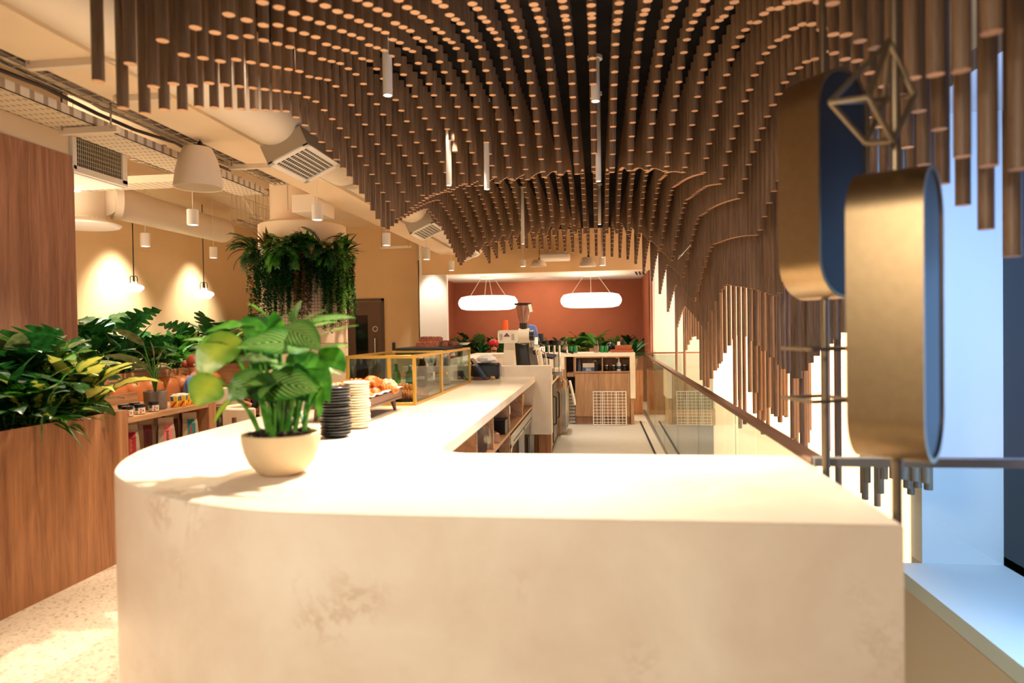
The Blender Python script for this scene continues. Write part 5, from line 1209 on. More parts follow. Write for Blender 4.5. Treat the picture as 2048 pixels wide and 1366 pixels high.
for i, (x, y) in enumerate(((-.72, 8.2), (-.66, 8.22), (-.70, 8.36), (-.64, 8.4), (-.61, 8.25))):
    m = MB(); m.lathe([(0, 0), (.022, 0), (.028, .09), (.026, .09), (.02, .006), (0, .006)], n=14); o = m.build('shot_glass', 'clearg'); o.location = (x, y, 1.016)
    tag(o, 'small clear glass standing on the dark mat by the grinder', 'glass', 'small glasses on the dark mat')
m = MB(); m.tube([(-.62, 10.1, 1.2), (-.5, 10.05, 1.19), (-.40, 10.0, 1.17)], .022, 8); tag(m.build('black_tamper', 'black'), 'black-handled portafilter lying toward the left carafe', 'portafilter'); bpy.data.objects['black_tamper'].location = (0, 1.1, .0)
# ------------------------------------------------------------------ left planter and tall panel
PX = -3.27
t = thing('wood_planter', 'long oak planter box in the left foreground full of leafy plants', 'planter', (-3.7, 3, 0))
m = MB(t.location); m.box(PX-.02, PX, -.6, 4.23, 0, 1.035); m.box(-4.06, PX-.02, 4.21, 4.23, 0, 1.035); m.box(-4.08, -4.06, -.6, 4.2, 0, 1.035); m.build('planter_body', 'oak', t, smooth=0)
m = MB(t.location); m.box(PX-.02, PX, 4.232, 4.39, 0, 1.035); m.box(-4.08, PX-.02, 4.232, 4.39, .0, 1.035); m.build('end_post', 'oak', t, smooth=0)
m = MB(t.location); m.box(-4.06, PX-.02, -.6, 4.21, .86, .93); m.build('soil', 'soil', t, smooth=0)
t = thing('timber_screen', 'tall oak-veneered screen rising behind the left planter', 'panel', (-4.2, 2, 0)); m = MB(t.location); m.box(-4.3, -4.1, -.6, 4.95, 0, 2.975); m.build('screen_board', 'panel', t, smooth=0)
m = MB(); m.box(-4.9, -4.12, -.6, 4.93, 2.978, 3.7); m = struct('wall_bulkhead', m, 'ceil')
# shelf unit
t = thing('retail_shelf', 'low oak retail shelf with jars on top and coffee bags below', 'shelf', (-3.6, 4.9, 0)); o0 = t.location
zs1 = .975
m = MB(o0); m.box(-4.0, PX, 4.392, 5.384, zs1-.035, zs1); m.build('top_board', 'oakx', t, smooth=0)
m = MB(o0); m.box(-4.02, PX, 5.385, 5.5, 0, .975); m.build('end_post', 'oak', t, smooth=0)
m = MB(o0); m.box(-4.02, -4.0, 4.39, 5.5, 0, 1.06); m.build('back_board', 'oakx', t, smooth=0)
m = MB(o0); m.box(-4.0, PX-.01, 4.39, 5.385, .555, .58); m.build('lower_shelf', 'oakx', t, smooth=0)
# jars
def jar(x, y, lb, full=True):
    t = thing('spread_jar', lb, 'jar', (x, y, zs1), 0, 'patterned jars on the retail shelf'); r = .036
    m = MB(); m.lathe([(0, 0), (r, 0), (r, .055), (0, .055)], n=24); m.build('jar_body', 'black', t)
    m = MB(); m.lathe([(r*1.01, .006), (r*1.01, .05)], n=24); m.build('jar_label', 'pcream', t)
    m = MB(); m.lathe([(0, .055), (r*1.04, .055), (r*1.04, .075), (0, .075)], n=24); m.build('lid', 'black', t)
    m = MB()
    def patch(a0, a1, z0, z1, mt):
        n = 4; vs = []
        for k in range(n+1):
            a = a0+(a1-a0)*k/n; vs += [(r*1.02*math.cos(a), r*1.02*math.sin(a), z0), (r*1.02*math.cos(a), r*1.02*math.sin(a), z1)]
        m.add(vs, [(2*k, 2*k+2, 2*k+3, 2*k+1) for k in range(n)], mt)
    patch(-1.9, -1.25, .028, .05, 0); patch(-.9, -.65, .01, .024, 1); patch(-.85, -.6, .03, .042, 1); patch(-.4, -.2, .02, .036, 2); patch(-1.6, -1.4, .01, .018, 0)
    m.build('label_pattern', ['blue', 'redink', 'black'], t)
jar(-3.335, 4.475, 'patterned jar nearest the planter post on the retail shelf'); jar(-3.345, 4.62, 'patterned jar second from the planter post, front row'); jar(-3.35, 4.785, 'patterned jar beside the grey stone pot, front row')
jar(-3.46, 4.60, 'patterned jar in the back row behind the nearest one'); jar(-3.46, 4.72, 'patterned jar in the back row near the grey pot'); jar(-3.55, 4.50, 'patterned jar farthest left in the back row')
# grey pot with plant
t = thing('shelf_plant', 'wide-leaved plant in a grey stone pot on the retail shelf', 'potted plant', (-3.455, 4.96, zs1))
m = MB(); m.lathe([(0, 0), (.075, 0), (.082, .01), (.086, .14), (.08, .143), (.078, .12), (0, .12)], n=36); m.build('pot', 'concrete', t, smooth=50)
LS = MB(); S2 = MB(); pq = Vector((-3.455, 4.96, zs1))
def lf2(b, tp, wpx, Y, Y2=None, roll=0, sag=.25, kind='oval'):
    p0, p1 = aY(b[0], b[1], Y)-pq, aY(tp[0], tp[1], Y2 or Y)-pq; d = p1-p0; L = d.length*1.05
    leaf(LS, p0, math.atan2(d.y, d.x), math.asin(d.z/d.length)+sag, L, wpx/F*Y, 2*sag, kind, roll, fold=.2, seg=9)
    S2.tube([(0, 0, .12), Vector((0, 0, .12)).lerp(p0, .5)+Vector((0, 0, .04)), p0], [.006, .005, .004], 6)
lf2((288, 692), (226, 660), 24, 4.8, 4.6, roll=.5); lf2((292, 736), (205, 716), 26, 4.7, 4.5, roll=.6, sag=.4); lf2((300, 734), (240, 738), 20, 4.8, 4.6, roll=.8)
lf2((305, 735), (300, 712), 10, 4.95, roll=.5); lf2((312, 742), (352, 728), 14, 4.9, 4.85, roll=.4); lf2((308, 718), (298, 680), 16, 5.0, roll=.8); lf2((316, 722), (328, 700), 10, 5.0); lf2((300, 756), (272, 764), 10, 4.9, sag=.4); lf2((290, 715), (262, 700), 20, 4.9, roll=.5); lf2((322, 728), (345, 742), 10, 4.8)
LS.build('foliage', 'L_dull', t, smooth=80); S2.build('stems', 'L_mid', t)
# yellow cartons
for i, (x, y, lb) in enumerate(((-3.37, 5.08, 'yellow patterned carton next to the grey pot'), (-3.35, 5.155, 'yellow patterned carton second from the grey pot, front'), (-3.43, 5.19, 'yellow patterned carton behind the second, slightly left'), (-3.36, 5.235, 'yellow patterned carton third from the grey pot, front'), (-3.44, 5.27, 'yellow patterned carton behind the third'), (-3.35, 5.315, 'yellow patterned carton fourth in the front row'), (-3.38, 5.375, 'yellow patterned carton at the far end of the shelf'))):
    t = thing('patterned_carton', lb, 'carton', (x, y, zs1), .2, 'yellow cartons on the retail shelf')
    m = MB(); m.box(-.028, .028, -.028, .028, 0, .088); m.build('carton_body', 'yel', t, bevel=.002)
    m = MB(); m.box(-.026, .026, -.026, .026, .088, .094); m.build('carton_top', 'paper', t, smooth=0)
    m = MB()
    m.add([(-.028, -.0287, .0), (-.005, -.0287, .0), (.027, -.0287, .045), (.01, -.0287, .045)], [(0, 1, 2, 3)], 0); m.add([(-.02, -.0287, .05), (.0, -.0287, .05), (-.006, -.0287, .085), (-.026, -.0287, .085)], [(0, 1, 2, 3)], 1); m.add([(.0287, -.02, .05), (.0287, .02, .05), (.0287, .02, .085), (.0287, -.01, .085)], [(0, 1, 2, 3)], 1)
    m.add([(.0287, -.02, .0), (.0287, .02, .01), (.0287, .0, .035)], [(0, 1, 2)], 0); m.build('carton_print', ['redink', 'blue'], t, smooth=0)
# coffee bags
def coffee_bag(x, y, rz, lab_, lb, z=.58, h=.33):
    t = thing('coffee_bag', lb, 'bag', (x, y, z), rz, 'kraft coffee bags on the retail shelf')
    w, d = .062, .042
    P = [(0, 1, 1), (.05, 1.03, 1.05), (.5, 1, 1), (.74, .92, .8), (.86, .86, .22), (.9, .88, .1), (1.0, .88, .08)]
    vs = []
    for a, sw, sd in P: vs += [(-w*sw, -d*sd, a*h), (w*sw, -d*sd, a*h), (w*sw*.93, 0, a*h), (w*sw, d*sd, a*h), (-w*sw, d*sd, a*h), (-w*sw*.93, 0, a*h)]
    m = MB(); n = len(P)
    for k in range(n-1):
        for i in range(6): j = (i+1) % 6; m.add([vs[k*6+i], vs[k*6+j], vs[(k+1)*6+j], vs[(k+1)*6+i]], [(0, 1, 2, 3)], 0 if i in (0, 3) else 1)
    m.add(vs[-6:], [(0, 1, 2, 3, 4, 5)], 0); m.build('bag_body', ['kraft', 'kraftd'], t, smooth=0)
    if lab_:
        m = MB(); lw_ = w*.48; zs_ = [.0, .5, .74, .84]; sd_ = [1.0, 1.0, .8, .33]
        v = []
        for a, s_ in zip(zs_, sd_): v += [(-lw_+.008, -d*s_-.0015, a*h), (lw_+.008, -d*s_-.0015, a*h)]
        m.add(v, [(2*k, 2*k+1, 2*k+3, 2*k+2) for k in range(3)]); m.build('label', lab_, t, smooth=0)
        m = MB(); r = random.Random(int(abs(y*100)))
        for k in range(11):
            zz = h*(.42+.026*k); q = -d*(1.0 if zz < h*.5 else 1.0-.2*(zz/h-.5)/.24)-.0025
            m.box(-.004, .013+r.uniform(-.004, .004), q, q+.0008, zz, zz+.0045)
        m.build('label_script', {'lred': 'orange', 'lpink': 'ink', 'lteal': 'redink'}.get(lab_, 'ink'), t, smooth=0)
        m = MB(); m.cyl((.008, -d-.0022, h*.2), (.008, -d-.0014, h*.2), .008, n=12); m.build('label_emblem', {'lteal': 'yel', 'lpink': 'orange'}.get(lab_, 'ink'), t)
A_ = 1.0
coffee_bag(-3.36, 4.52, .75, 'lred', 'kraft coffee bag with a crimson label, nearest the planter post')
coffee_bag(-3.36, 4.94, .75, 'lpink', 'kraft coffee bag with a pink label in the middle of the shelf')
coffee_bag(-3.36, 5.25, .75, 'lteal', 'kraft coffee bag with a teal label at the far end')
coffee_bag(-3.50, 4.90, .75, 'lmaroon', 'kraft coffee bag with a maroon label just behind the pink one')
coffee_bag(-3.55, 4.78, .75, 'lmaroon', 'kraft coffee bag with a maroon label behind and left of the pink one')
coffee_bag(-3.52, 5.26, .75, 'lmaroon', 'kraft coffee bag with a dark label just behind the teal one')
coffee_bag(-3.60, 5.14, .75, None, 'kraft coffee bag at the back between the pink and teal ones')
coffee_bag(-3.58, 4.60, .75, None, 'plain kraft coffee bag at the back behind the crimson one')
# planting in the left box
SEQ = [('monstera', -3.92, 40, 1.35, 'dark split-leaved plant rising at the left edge against the wood screen'), ('strap', -3.62, 30, 1.15, 'tufted plant with long arching bright blades at the left edge'), ('palm', -3.55, 2, .8, 'bright feathery palm cut by the left edge of the photo'),
       ('speck', -3.42, 60, 1.05, 'yellow-speckled leafy plant left of the large striped leaf'), ('calathea', -3.72, 112, 1.5, 'large yellow-striped leafy plant in the middle of the planter'), ('speck', -3.36, 90, .85, 'low speckled plant hanging at the planter front'),
       ('dieff', -3.42, 158, 1.2, 'variegated plant with yellow-centred green-edged leaves over the planter rim'), ('dieff', -3.62, 205, 1.1, 'variegated plant with yellow leaves at the far end of the planter'), ('dull', -3.85, 150, 1.3, 'plant with purplish-backed leaves before the edge of the wood screen'),
       ('monstera', -3.8, 85, 1.1, 'dark split-leaved plant behind the striped one'), ('spath', -3.95, 120, 1.25, 'dark glossy plant at the foot of the wood screen'), ('spath', -3.5, 20, 1.1, 'dark glossy plant low in the left corner of the photo'), ('spath', -3.75, 190, 1.0, 'dark glossy plant by the far corner of the planter'), ('strap', -3.45, 120, .8, 'small tufted plant draping blades over the planter front')]
for i, (k, X, px, s, lb) in enumerate(SEQ):
    y = min(4.12, aX(px, 820, X).y)
    plant(k, (X, y, .92), s, 100+i, {'palm': 'palm', 'strap': 'spider_plant', 'monstera': 'monstera', 'dieff': 'dieffenbachia'}.get(k, 'leafy_plant'), lb, 'plants in the left planter', n=int(KP[k]['n']*1.5))
m = MB(); q0, q1, q2 = aY(82, 690, 3.3), aY(92, 645, 3.3), aY(147, 634, 3.2)
bq = aY(78, 690, 3.6); leaf(m, (bq.x, bq.y, .925), .3, 1.54, .86, .026, 1.75, 'strap'); 
o = m.build('single_blade', 'L_mid', smooth=80); tag(o, 'single long curling blade standing up before the wood panel', 'leaf')

# ------------------------------------------------------------------ seating area
t = thing('wood_planter', 'long oak planter along the cream wall behind the leather bench', 'planter', (-6.5, 10, 0))
m = MB(t.location); m.box(-6.75, -6.18, 7.0, 13.0, 0, 1.06); m.build('planter_body', 'oakx', t, smooth=0)
kinds = ['spath', 'bird', 'monstera', 'calathea', 'lime', 'strap', 'spath', 'palm', 'speck', 'monstera', 'bird', 'lime', 'calathea', 'spath', 'bird', 'monstera', 'spath', 'palm']
names = {'spath': 'peace_lily', 'bird': 'dracaena', 'monstera': 'monstera', 'calathea': 'calathea', 'lime': 'leafy_plant', 'strap': 'spider_plant', 'palm': 'palm', 'speck': 'leafy_plant'}
desc = {'spath': 'dark glossy broad-leaved plant', 'bird': 'upright narrow-leaved dark plant', 'monstera': 'split-leaved dark plant', 'calathea': 'pale-striped leafy plant', 'lime': 'bright green bushy plant', 'strap': 'tufted grassy plant', 'palm': 'feathery palm', 'speck': 'speckled yellow-green plant'}
ordn = ['first', 'second', 'third', 'fourth', 'fifth', 'sixth', 'seventh', 'eighth', 'ninth', 'tenth', 'eleventh', 'twelfth', 'thirteenth', 'fourteenth', 'fifteenth', 'sixteenth', 'seventeenth', 'eighteenth']
for i, k in enumerate(kinds):
    y = 8.15+i*.27; x = -6.3 if i % 2 else -6.5
    plant(k, (x, y, 1.05), R.uniform(1.15, 1.45)*(1.15 if k in ('monstera', 'bird') else 1), 200+i, names[k], desc[k]+', '+ordn[i]+' from the near end of the wall planter', 'plants in the wall planter', n=int(KP[k]['n']*1.4))
t = thing('leather_bench', 'long tan leather banquette with channelled back below the wall planter', 'bench', (-5.9, 8.4, 0)); o0 = t.location
m = MB(o0)
for k in range(9):
    y = 6.9+k*.36; rbx = [(-6.16, y), (-5.98, y)]
    m.lathe([(.16, .42), (.18, .5), (.18, .84), (.165, .91), (.12, .955), (0, .97)], (-6.02, y+.18, 0), 20)
m.build('backrest', 'leather', t)
m = MB(o0); m.box(-6.0, -5.4, 6.85, 10.2, .32, .46); m.build('seat', 'leather', t, bevel=.03)
m = MB(o0); m.box(-5.95, -5.45, 6.9, 10.15, 0, .32); m.build('bench_base', 'walnut', t, smooth=0)
def round_table(x, y, r, h, lb, mat='table'):
    t = thing('round_table', lb, 'table', (x, y, 0)); m = MB(); m.lathe([(0, h-.025), (r, h-.025), (r, h), (0, h)], n=36); m.build('table_top', mat, t)
    m = MB(); m.cyl((0, 0, .02), (0, 0, h-.025), .03, n=14); m.build('pedestal', 'black', t); m = MB(); m.lathe([(0, 0), (.2, 0), (.2, .012), (.03, .03), (0, .03)], n=28); m.build('foot', 'black', t)
round_table(-4.95, 7.1, .38, .76, 'round dark table before the leather bench, nearest the shelf')
bx('menu_card', 'white card lying on the near round table', 'card', (-4.75, 7.0, .761), (.2, .14, .004), 'paper', .4)
round_table(-4.75, 8.9, .38, .76, 'round table in front of the red-haired person')
round_table(-3.95, 9.6, .4, .76, 'farther pale-edged round table behind the marble counter', 'white')
def chair(x, y, rz, lb, fab='cream', seatm='olive'):
    t = thing('lounge_chair', lb, 'chair', (x, y, 0), rz, 'upholstered chairs round the tables')
    for sx in (-1, 1):
        for sy in (-1, 1):
            m = MB(); m.cyl((sx*.25, sy*.23, 0), (sx*.22, sy*.21, .44 if sy < 0 else .78), .014, .02, n=10); m.build('leg', 'walnut', t)
    m = MB(); m.box(-.25, .25, -.24, .24, .40, .47); m.build('seat', seatm, t, bevel=.025)
    m = MB(); pts = [(.26*math.cos(a), .02+.24*math.sin(a)) for a in [PI*k/10 for k in range(11)]]
    P2 = pts+[(x*.84, y*.84) for x, y in reversed(pts)]
    m.prism(P2, .62, .86); m.build('backrest', fab, t, bevel=.02)
chair(-2.78, 6.95, PI+.2, 'cream upholstered chair just beyond the display case, by the column'); chair(-3.55, 7.35, .6, 'cream chair with an olive seat left of the column base')
chair(-4.8, 8.2, 0.1, 'cream high-backed chair facing the red-haired person'); chair(-3.35, 6.25, 2.3, 'cream and olive chair close behind the counter beside the shelf end'); chair(-2.1+0-.35, 7.9, 2.9, 'cream chair glimpsed through the display case glass')
t = thing('service_panel', 'dark upright cabinet behind the retail shelf end', 'cabinet', (-3.9, 6.2, 0)); m = MB(t.location); m.box(-4.15, -3.75, 6.0, 6.35, 0, .8); m.build('cabinet_body', 'shirtk', t, smooth=0)

# people
def person(name, lb, loc, rz, hair, skin='skin', shirt='shirt', lean=.1, head=(0, 0), arms=None, cap=None, bun=False, longhair=False, beard=False, apron=None, seat=.47):
    t = thing(name, lb, 'person', loc, rz)
    hip = Vector((0, 0, seat)); ch = Vector((0, lean*.35, seat+.40)); nk = Vector((0, lean*.5, seat+.58)); hd = nk+Vector((head[0]*.05, .02+head[1]*.03, .115))
    def skinobj(nm, pts, edges, rad, mat, root=0, parent=None, sub=2):
        me = bpy.data.meshes.new(nm); me.from_pydata([tuple(p) for p in pts], edges, []); me.materials.append(MT[mat])
        o = bpy.data.objects.new(nm, me); COL.objects.link(o); o.parent = parent or t
        md = o.modifiers.new('skin', 'SKIN'); me2 = o.data
        if not me2.skin_vertices: me2.attributes.get('skin')
        for i, sv in enumerate(me2.skin_vertices[0].data):
            r_ = rad[i]; sv.radius = r_ if isinstance(r_, tuple) else (r_, r_); sv.use_root = (i == root)
        md.use_smooth_shade = True
        s = o.modifiers.new('sub', 'SUBSURF'); s.levels = s.render_levels = sub; return o
    A = arms or ((.24, .30, seat+.27), (-.24, .30, seat+.27))
    pts = [hip, hip+Vector((0, .0, .18)), ch, nk, nk+Vector((0, .01, .03)), hd+Vector((0, 0, -.03)), hd+Vector((0, 0, .06))]
    ed = [(0, 1), (1, 2), (2, 3), (3, 4), (4, 5), (5, 6)]; rad = [(.13, .10), (.12, .09), (.14, .10), (.06, .05), (.05, .05), (.07, .085), (.072, .088)]
    arm_ids = []
    for s in (1, -1):
        sh = ch+Vector((s*.17, 0, .10)); el_ = ch+Vector((s*.25, .06, -.17)); wr = Vector(A[0] if s > 0 else A[1]); k = len(pts)
        pts += [sh, el_, wr, wr+(wr-el_).normalized()*.05]; rad += [.055, .04, .027, (.035, .018)]; ed += [(2, k), (k, k+1), (k+1, k+2), (k+2, k+3)]; arm_ids.append(k)
        hand = wr+(wr-el_).normalized()*.06; d = (wr-el_).normalized(); sd = Vector((-d.y, d.x, 0)).normalized()
        for f in range(4):
            a = hand+sd*(.012*(f-1.5))*1.3; L = (.06, .075, .07, .055)[f]; q = len(pts)
            pts += [a+d*.02, a+d*L*.7, a+d*L+Vector((0, 0, -.02))]; rad += [.009, .008, .007]; ed += [(k+3, q), (q, q+1), (q+1, q+2)]
        q = len(pts); pts += [wr+d*.03-sd*.03*s, wr+d*.065-sd*.045*s]; rad += [.01, .008]; ed += [(k+3, q), (q, q+1)]
    for s in (1, -1):
        k = len(pts); pts += [hip+Vector((s*.09, .05, 0)), hip+Vector((s*.11, .44, .03)), hip+Vector((s*.11, .46, -.38)), hip+Vector((s*.11, .58, -seat+.04))]
        rad += [.085, .06, .042, (.04, .03)]; ed += [(0, k), (k, k+1), (k+1, k+2), (k+2, k+3)]
    b = skinobj('body', pts, ed, rad, skin)
    # clothing a little fatter than the body
    cp = pts[:4]; ce = [(0, 1), (1, 2), (2, 3)]; cr = [(.155, .125), (.14, .11), (.16, .12), (.085, .075)]
    for i, k in enumerate(arm_ids):
        q = len(cp); cp += [pts[k], pts[k+1], pts[k+1].lerp(pts[k+2], .85)]; cr += [.068, .052, .038]; ce += [(2, q), (q, q+1), (q+1, q+2)]
    skinobj('shirt', cp, ce, cr, shirt)
    cp = [hip, hip+Vector((0, 0, .10))]; ce = [(0, 1)]; cr = [(.165, .135), (.16, .13)]
    for s in (1, -1): q = len(cp); cp += [hip+Vector((s*.09, .05, 0)), hip+Vector((s*.11, .44, .03)), hip+Vector((s*.11, .46, -.36))]; cr += [.095, .072, .055]; ce += [(0, q), (q, q+1), (q+1, q+2)]
    skinobj('trousers', cp, ce, cr, 'trous')
    for s in (1, -1): m = MB(); p = hip+Vector((s*.11, .53, -seat+.045)); m.ball(tuple(p), .05, n=12, sz=(.8, 2.2, .8)); m.build('shoe', 'black', t)
    hc = hd+Vector((0, .0, .03))
    m = MB(); m.ball((hc.x, hc.y+.09, hc.z-.012), .012, n=8, sz=(.8, 1.2, 1.5)); m.build('nose', skin, t)
    for s in (1, -1):
        m = MB(); m.ball((hc.x+s*.082, hc.y-.005, hc.z-.012), .022, n=8, sz=(.4, .8, 1.4)); m.build('ear', skin, t)
        m = MB(); m.ball((hc.x+s*.03, hc.y+.08, hc.z+.012), .012, n=8); m.build('eye', 'black', t)
    m = MB(); m.ball((hc.x, hc.y+.083, hc.z-.055), .02, n=8, sz=(1.2, .6, .35)); (None if beard else m.build('mouth', 'pink', t))
    m = MB(); m.ball((hc.x, hc.y-.022, hc.z+.028), .104, n=20, sz=(.93, 1.0, 1.0), jit=.03, rnd=random.Random(3))
    if bun: m.ball((hc.x, hc.y-.135, hc.z-.01), .055, n=14, jit=.06, rnd=random.Random(4))
    if longhair: m.ball((hc.x, hc.y-.05, hc.z-.12), .11, n=16, sz=(1.0, .75, 1.6), jit=.05, rnd=random.Random(5))
    m.build('hair', hair, t)
    if beard: m = MB(); m.ball((hc.x, hc.y+.03, hc.z-.09), .045, n=12, sz=(1.2, .9, .5), jit=.06, rnd=random.Random(8)); m.build('beard', hair, t)
    if cap:
        m = MB(); m.ball((hc.x, hc.y-.012, hc.z+.055), .106, n=20, sz=(1, 1.05, .8)); m.box(hc.x-.06, hc.x+.06, hc.y+.07, hc.y+.15, hc.z+.05, hc.z+.06); c_ = m.build('cap', 'cap', t)
        m = MB(); m.obox((hc.x-.03, hc.y+.085, hc.z+.09), (.022, .012, .016)); m.build('cap_badge', 'white', t)
    if apron: m = MB(); m.obox((0, ch.y+.125, ch.z-.12), (.24, .02, .44)); m.build('apron', apron, t, bevel=.01)
    return t
person('person', 'red-haired person with a low bun and blue shirt, seated on the leather bench facing right', (-5.67, 8.92, 0), -1.25, 'hred', bun=True, seat=.43)
person('person', 'dark-haired person in black leaning over a table, seen through the counter plant', (-4.33, 8.75, 0), 1.9, 'hdark', shirt='shirtk', lean=.5, longhair=True, seat=.36)
person('person', 'bearded person in a red cap and tan apron in front of the alcove plants', (aY(988, 690, 13.4).x, 13.35, 0), PI+.2, 'hdark', shirt='shirtk', cap=True, beard=True, apron='apron', seat=.52)
person('person', 'person with black hair and a pink top at the left edge of the alcove', (aY(898, 685, 13.7).x, 13.75, 0), 2.6, 'hdark', shirt='pink', longhair=True, seat=.50)
# stools / bench under those in the alcove
for x, y, h, lb in ((aY(988, 690, 13.4).x, 13.35, .40, 'low round stool under the person in the red cap'), (aY(898, 685, 13.7).x, 13.75, .39, 'low round stool under the person in pink'), (-4.33, 8.75, .25, 'low pouffe under the dark-haired person in black')):
    m = MB(); m.lathe([(0, 0), (.18, 0), (.2, .03), (.2, h-.04), (.17, h), (0, h)], n=24); o = m.build('stool', 'leather'); o.location = (x, y, 0); tag(o, lb, 'stool')

# ------------------------------------------------------------------ column with hanging garden
ccx = aY(608, 600, 8.3).x; ccy = 8.3; cr_ = (aY(690, 600, 8.3).x-aY(527, 600, 8.3).x)/2*.985
t = thing('column', 'round cream column wrapped in wire mesh under the hanging plants', 'column', (ccx, ccy, 0)); t['kind'] = 'structure'
m = MB(); m.cyl((0, 0, 0), (0, 0, 2.62), cr_, n=56, cap=False); m.build('column_shaft', 'ceil', t, smooth=50)
hz0, hz1 = 2.6, aY(600, 441, 8.0).z
m = MB(); m.lathe([(0, hz0), (cr_+.0, hz0), (cr_+.0, hz1-.03), (cr_-.05, hz1), (0, hz1)], n=56); m.build('drum_head', 'ceil', t, smooth=50)
m = MB(); m.cyl((-.25, .3, 2.6), (-.25, .3, 3.70), .3, n=40); m.build('upper_shaft', 'ceil', t, smooth=50)
m = MB(); z0_, z1_ = 1.62, 2.6; rr2 = cr_+.012; nv = 88
for k in range(nv):
    a = 2*PI*k/nv; m.cyl((rr2*math.cos(a), rr2*math.sin(a), z0_), (rr2*math.cos(a), rr2*math.sin(a), z1_), .0028, n=3, cap=False)
for k in range(25):
    z = z0_+k*.04; m.tube([(rr2*math.cos(2*PI*j/44), rr2*math.sin(2*PI*j/44), z) for j in range(44)], .0028, 3, closed=True)
m.build('wire_mesh', 'brassp', t)
m = MB(); m.lathe([(cr_+.003, 1.42), (cr_+.006, 1.42), (cr_+.006, 1.43), (cr_+.003, 1.43)], n=48); m.build('seam_line', 'taupe', t)
# planting ring: ferns and trailing vines, each its own plant
def vine(m, p, az, L, r, leafsz, dens=.017):
    x, y, z = p; k = int(L/dens)
    for i in range(k):
        z -= dens; x += r.uniform(-.006, .006); y += r.uniform(-.006, .006)
        for q in range(2):
            a = r.uniform(0, 2*PI); s = leafsz*r.uniform(.7, 1.3); dx, dy = math.cos(a), math.sin(a)
            c = Vector((x+dx*s*.4, y+dy*s*.4, z)); u = Vector((dx, dy, -.5)).normalized()*s; v = Vector((-dy, dx, r.uniform(-.4, .4))).normalized()*s*.45
            m.add([c-u*.5, c+v, c+u*.7, c-v], [(0, 1, 2, 3)], 0, [(0, 0), (1, .3), (.5, 1), (.2, .5)])
def colpt(px): # angle on the ring whose screen x is px
    best = min(range(-90, 91, 2), key=lambda d: abs(proj((ccx+(cr_+.2)*math.sin(math.radians(d)), ccy-(cr_+.2)*math.cos(math.radians(d)), 2.4))[0]-px)); return math.radians(best)
zt_ = 2.56
VN = [(505, 1.62, 'far left', .03), (528, 1.75, 'left', .03), (548, 2.1, 'left middle', .028), (562, 1.72, 'middle left', .03), (583, 1.8, 'centre', .03), (603, 1.72, 'centre olive', .034), (630, 2.2, 'short centre right', .03), (650, 2.1, 'right of centre', .028), (668, 1.62, 'right', .03), (685, 1.72, 'right yellowish', .03), (705, 1.75, 'far right', .03)]
for i, (px, zb_, nm, ls) in enumerate(VN):
    r = random.Random(300+i)
    th = colpt(px)
    rad_ = cr_+.13
    bx_, by_ = math.sin(th)*rad_, -math.cos(th)*rad_
    t2 = thing('trailing_plant', 'trailing small-leaved vine hanging down the column, %s of the hanging garden' % nm, 'plant', (ccx+bx_, ccy+by_, zt_), 0, 'plants hanging on the column')
    m = MB()
    for k in range(20):
        w = r.uniform(-.11, .11); dep = r.uniform(-.04, .06)
        p = (w*math.cos(th)+dep*math.sin(th), w*math.sin(th)-dep*math.cos(th), r.uniform(-.12, .02))
        vine(m, p, 0, (zt_-zb_)*r.uniform(.45, 1.0) if k else (zt_-zb_), r, ls)
    m.build('foliage', 'L_brown' if 'olive' in nm else ('L_fresh' if 'yellow' in nm else ('L_dark')), t2, smooth=0)
FN = [500, 530, 560, 590, 615, 645, 675, 700]
for i, px in enumerate(FN):
    th = colpt(px); rad_ = cr_+.13; r = random.Random(400+i)
    t2 = thing('fern' if i % 3 != 1 else 'bromeliad', ['bushy fern at the far left of the column top', 'dark reddish spiky plant left on the column top', 'green fern left of the middle of the column top', 'fern spreading over the middle of the column top', 'dark spiky plant at the middle of the column top', 'fern right of the middle of the column top', 'leafy fern at the right of the column top', 'feathery spiky plant at the far right of the column top'][i], 'plant', (ccx+math.sin(th)*rad_, ccy-math.cos(th)*rad_, zt_-.02), 0, 'ferns on the column top')
    m = MB()
    for k in range(26 if i % 3 != 1 else 22):
        out = -PI/2+th+r.uniform(-1.5, 1.5)
        if i % 3 != 1: leaf(m, (0, 0, r.uniform(-.08, .05)), out, r.uniform(-.3, 1.25), r.uniform(.22, .38), .075, r.uniform(.8, 1.9), 'palm')
        else: leaf(m, (0, 0, 0), out, r.uniform(.1, 1.4), r.uniform(.18, .3), .05, .5, 'lance')
    m.build('foliage', 'L_brown' if i == 1 else ('L_dark' if i % 2 or px < 520 else 'L_mid'), t2, smooth=80)
# ------------------------------------------------------------------ alcove planter
t = thing('wood_planter', 'long pale oak planter along the foot of the terracotta wall', 'planter', (-1.2, 15.1, 0))
m = MB(t.location); m.box(-3.2, .96, 14.7, 15.3, 0, 1.0); m.build('planter_body', 'cab', t, smooth=0)
KA = ['spath', 'monstera', 'bird', 'spath', 'spath', 'monstera', 'spath', 'spath', 'bird', 'spath', 'calathea', 'monstera', 'lime', 'spath', 'calathea', 'spath', 'bird']
for i, k in enumerate(KA):
    x = -3.05+i*.245
    plant(k, (x, 14.8+.2*(i % 2), 1.0), .95, 500+i, names[k], desc[k]+', '+ordn[i]+' from the left in the terracotta alcove', 'plants in the alcove planter', n=int(KP[k]['n']*1.3))
plant('palm', (aY(1190, 690, 14.2).x, 14.4, 1.15), .72, 560, 'palm', 'tall feathery palm standing up behind the middle carafe', n=12)
plant('bird', (aY(1262, 690, 12.6).x, 12.6, .98), 1.0, 561, 'dracaena', 'large dark fern-like plant in a pale pot at the right end of the back counter', n=40)
X1 = aY(1262, 690, 12.6).x
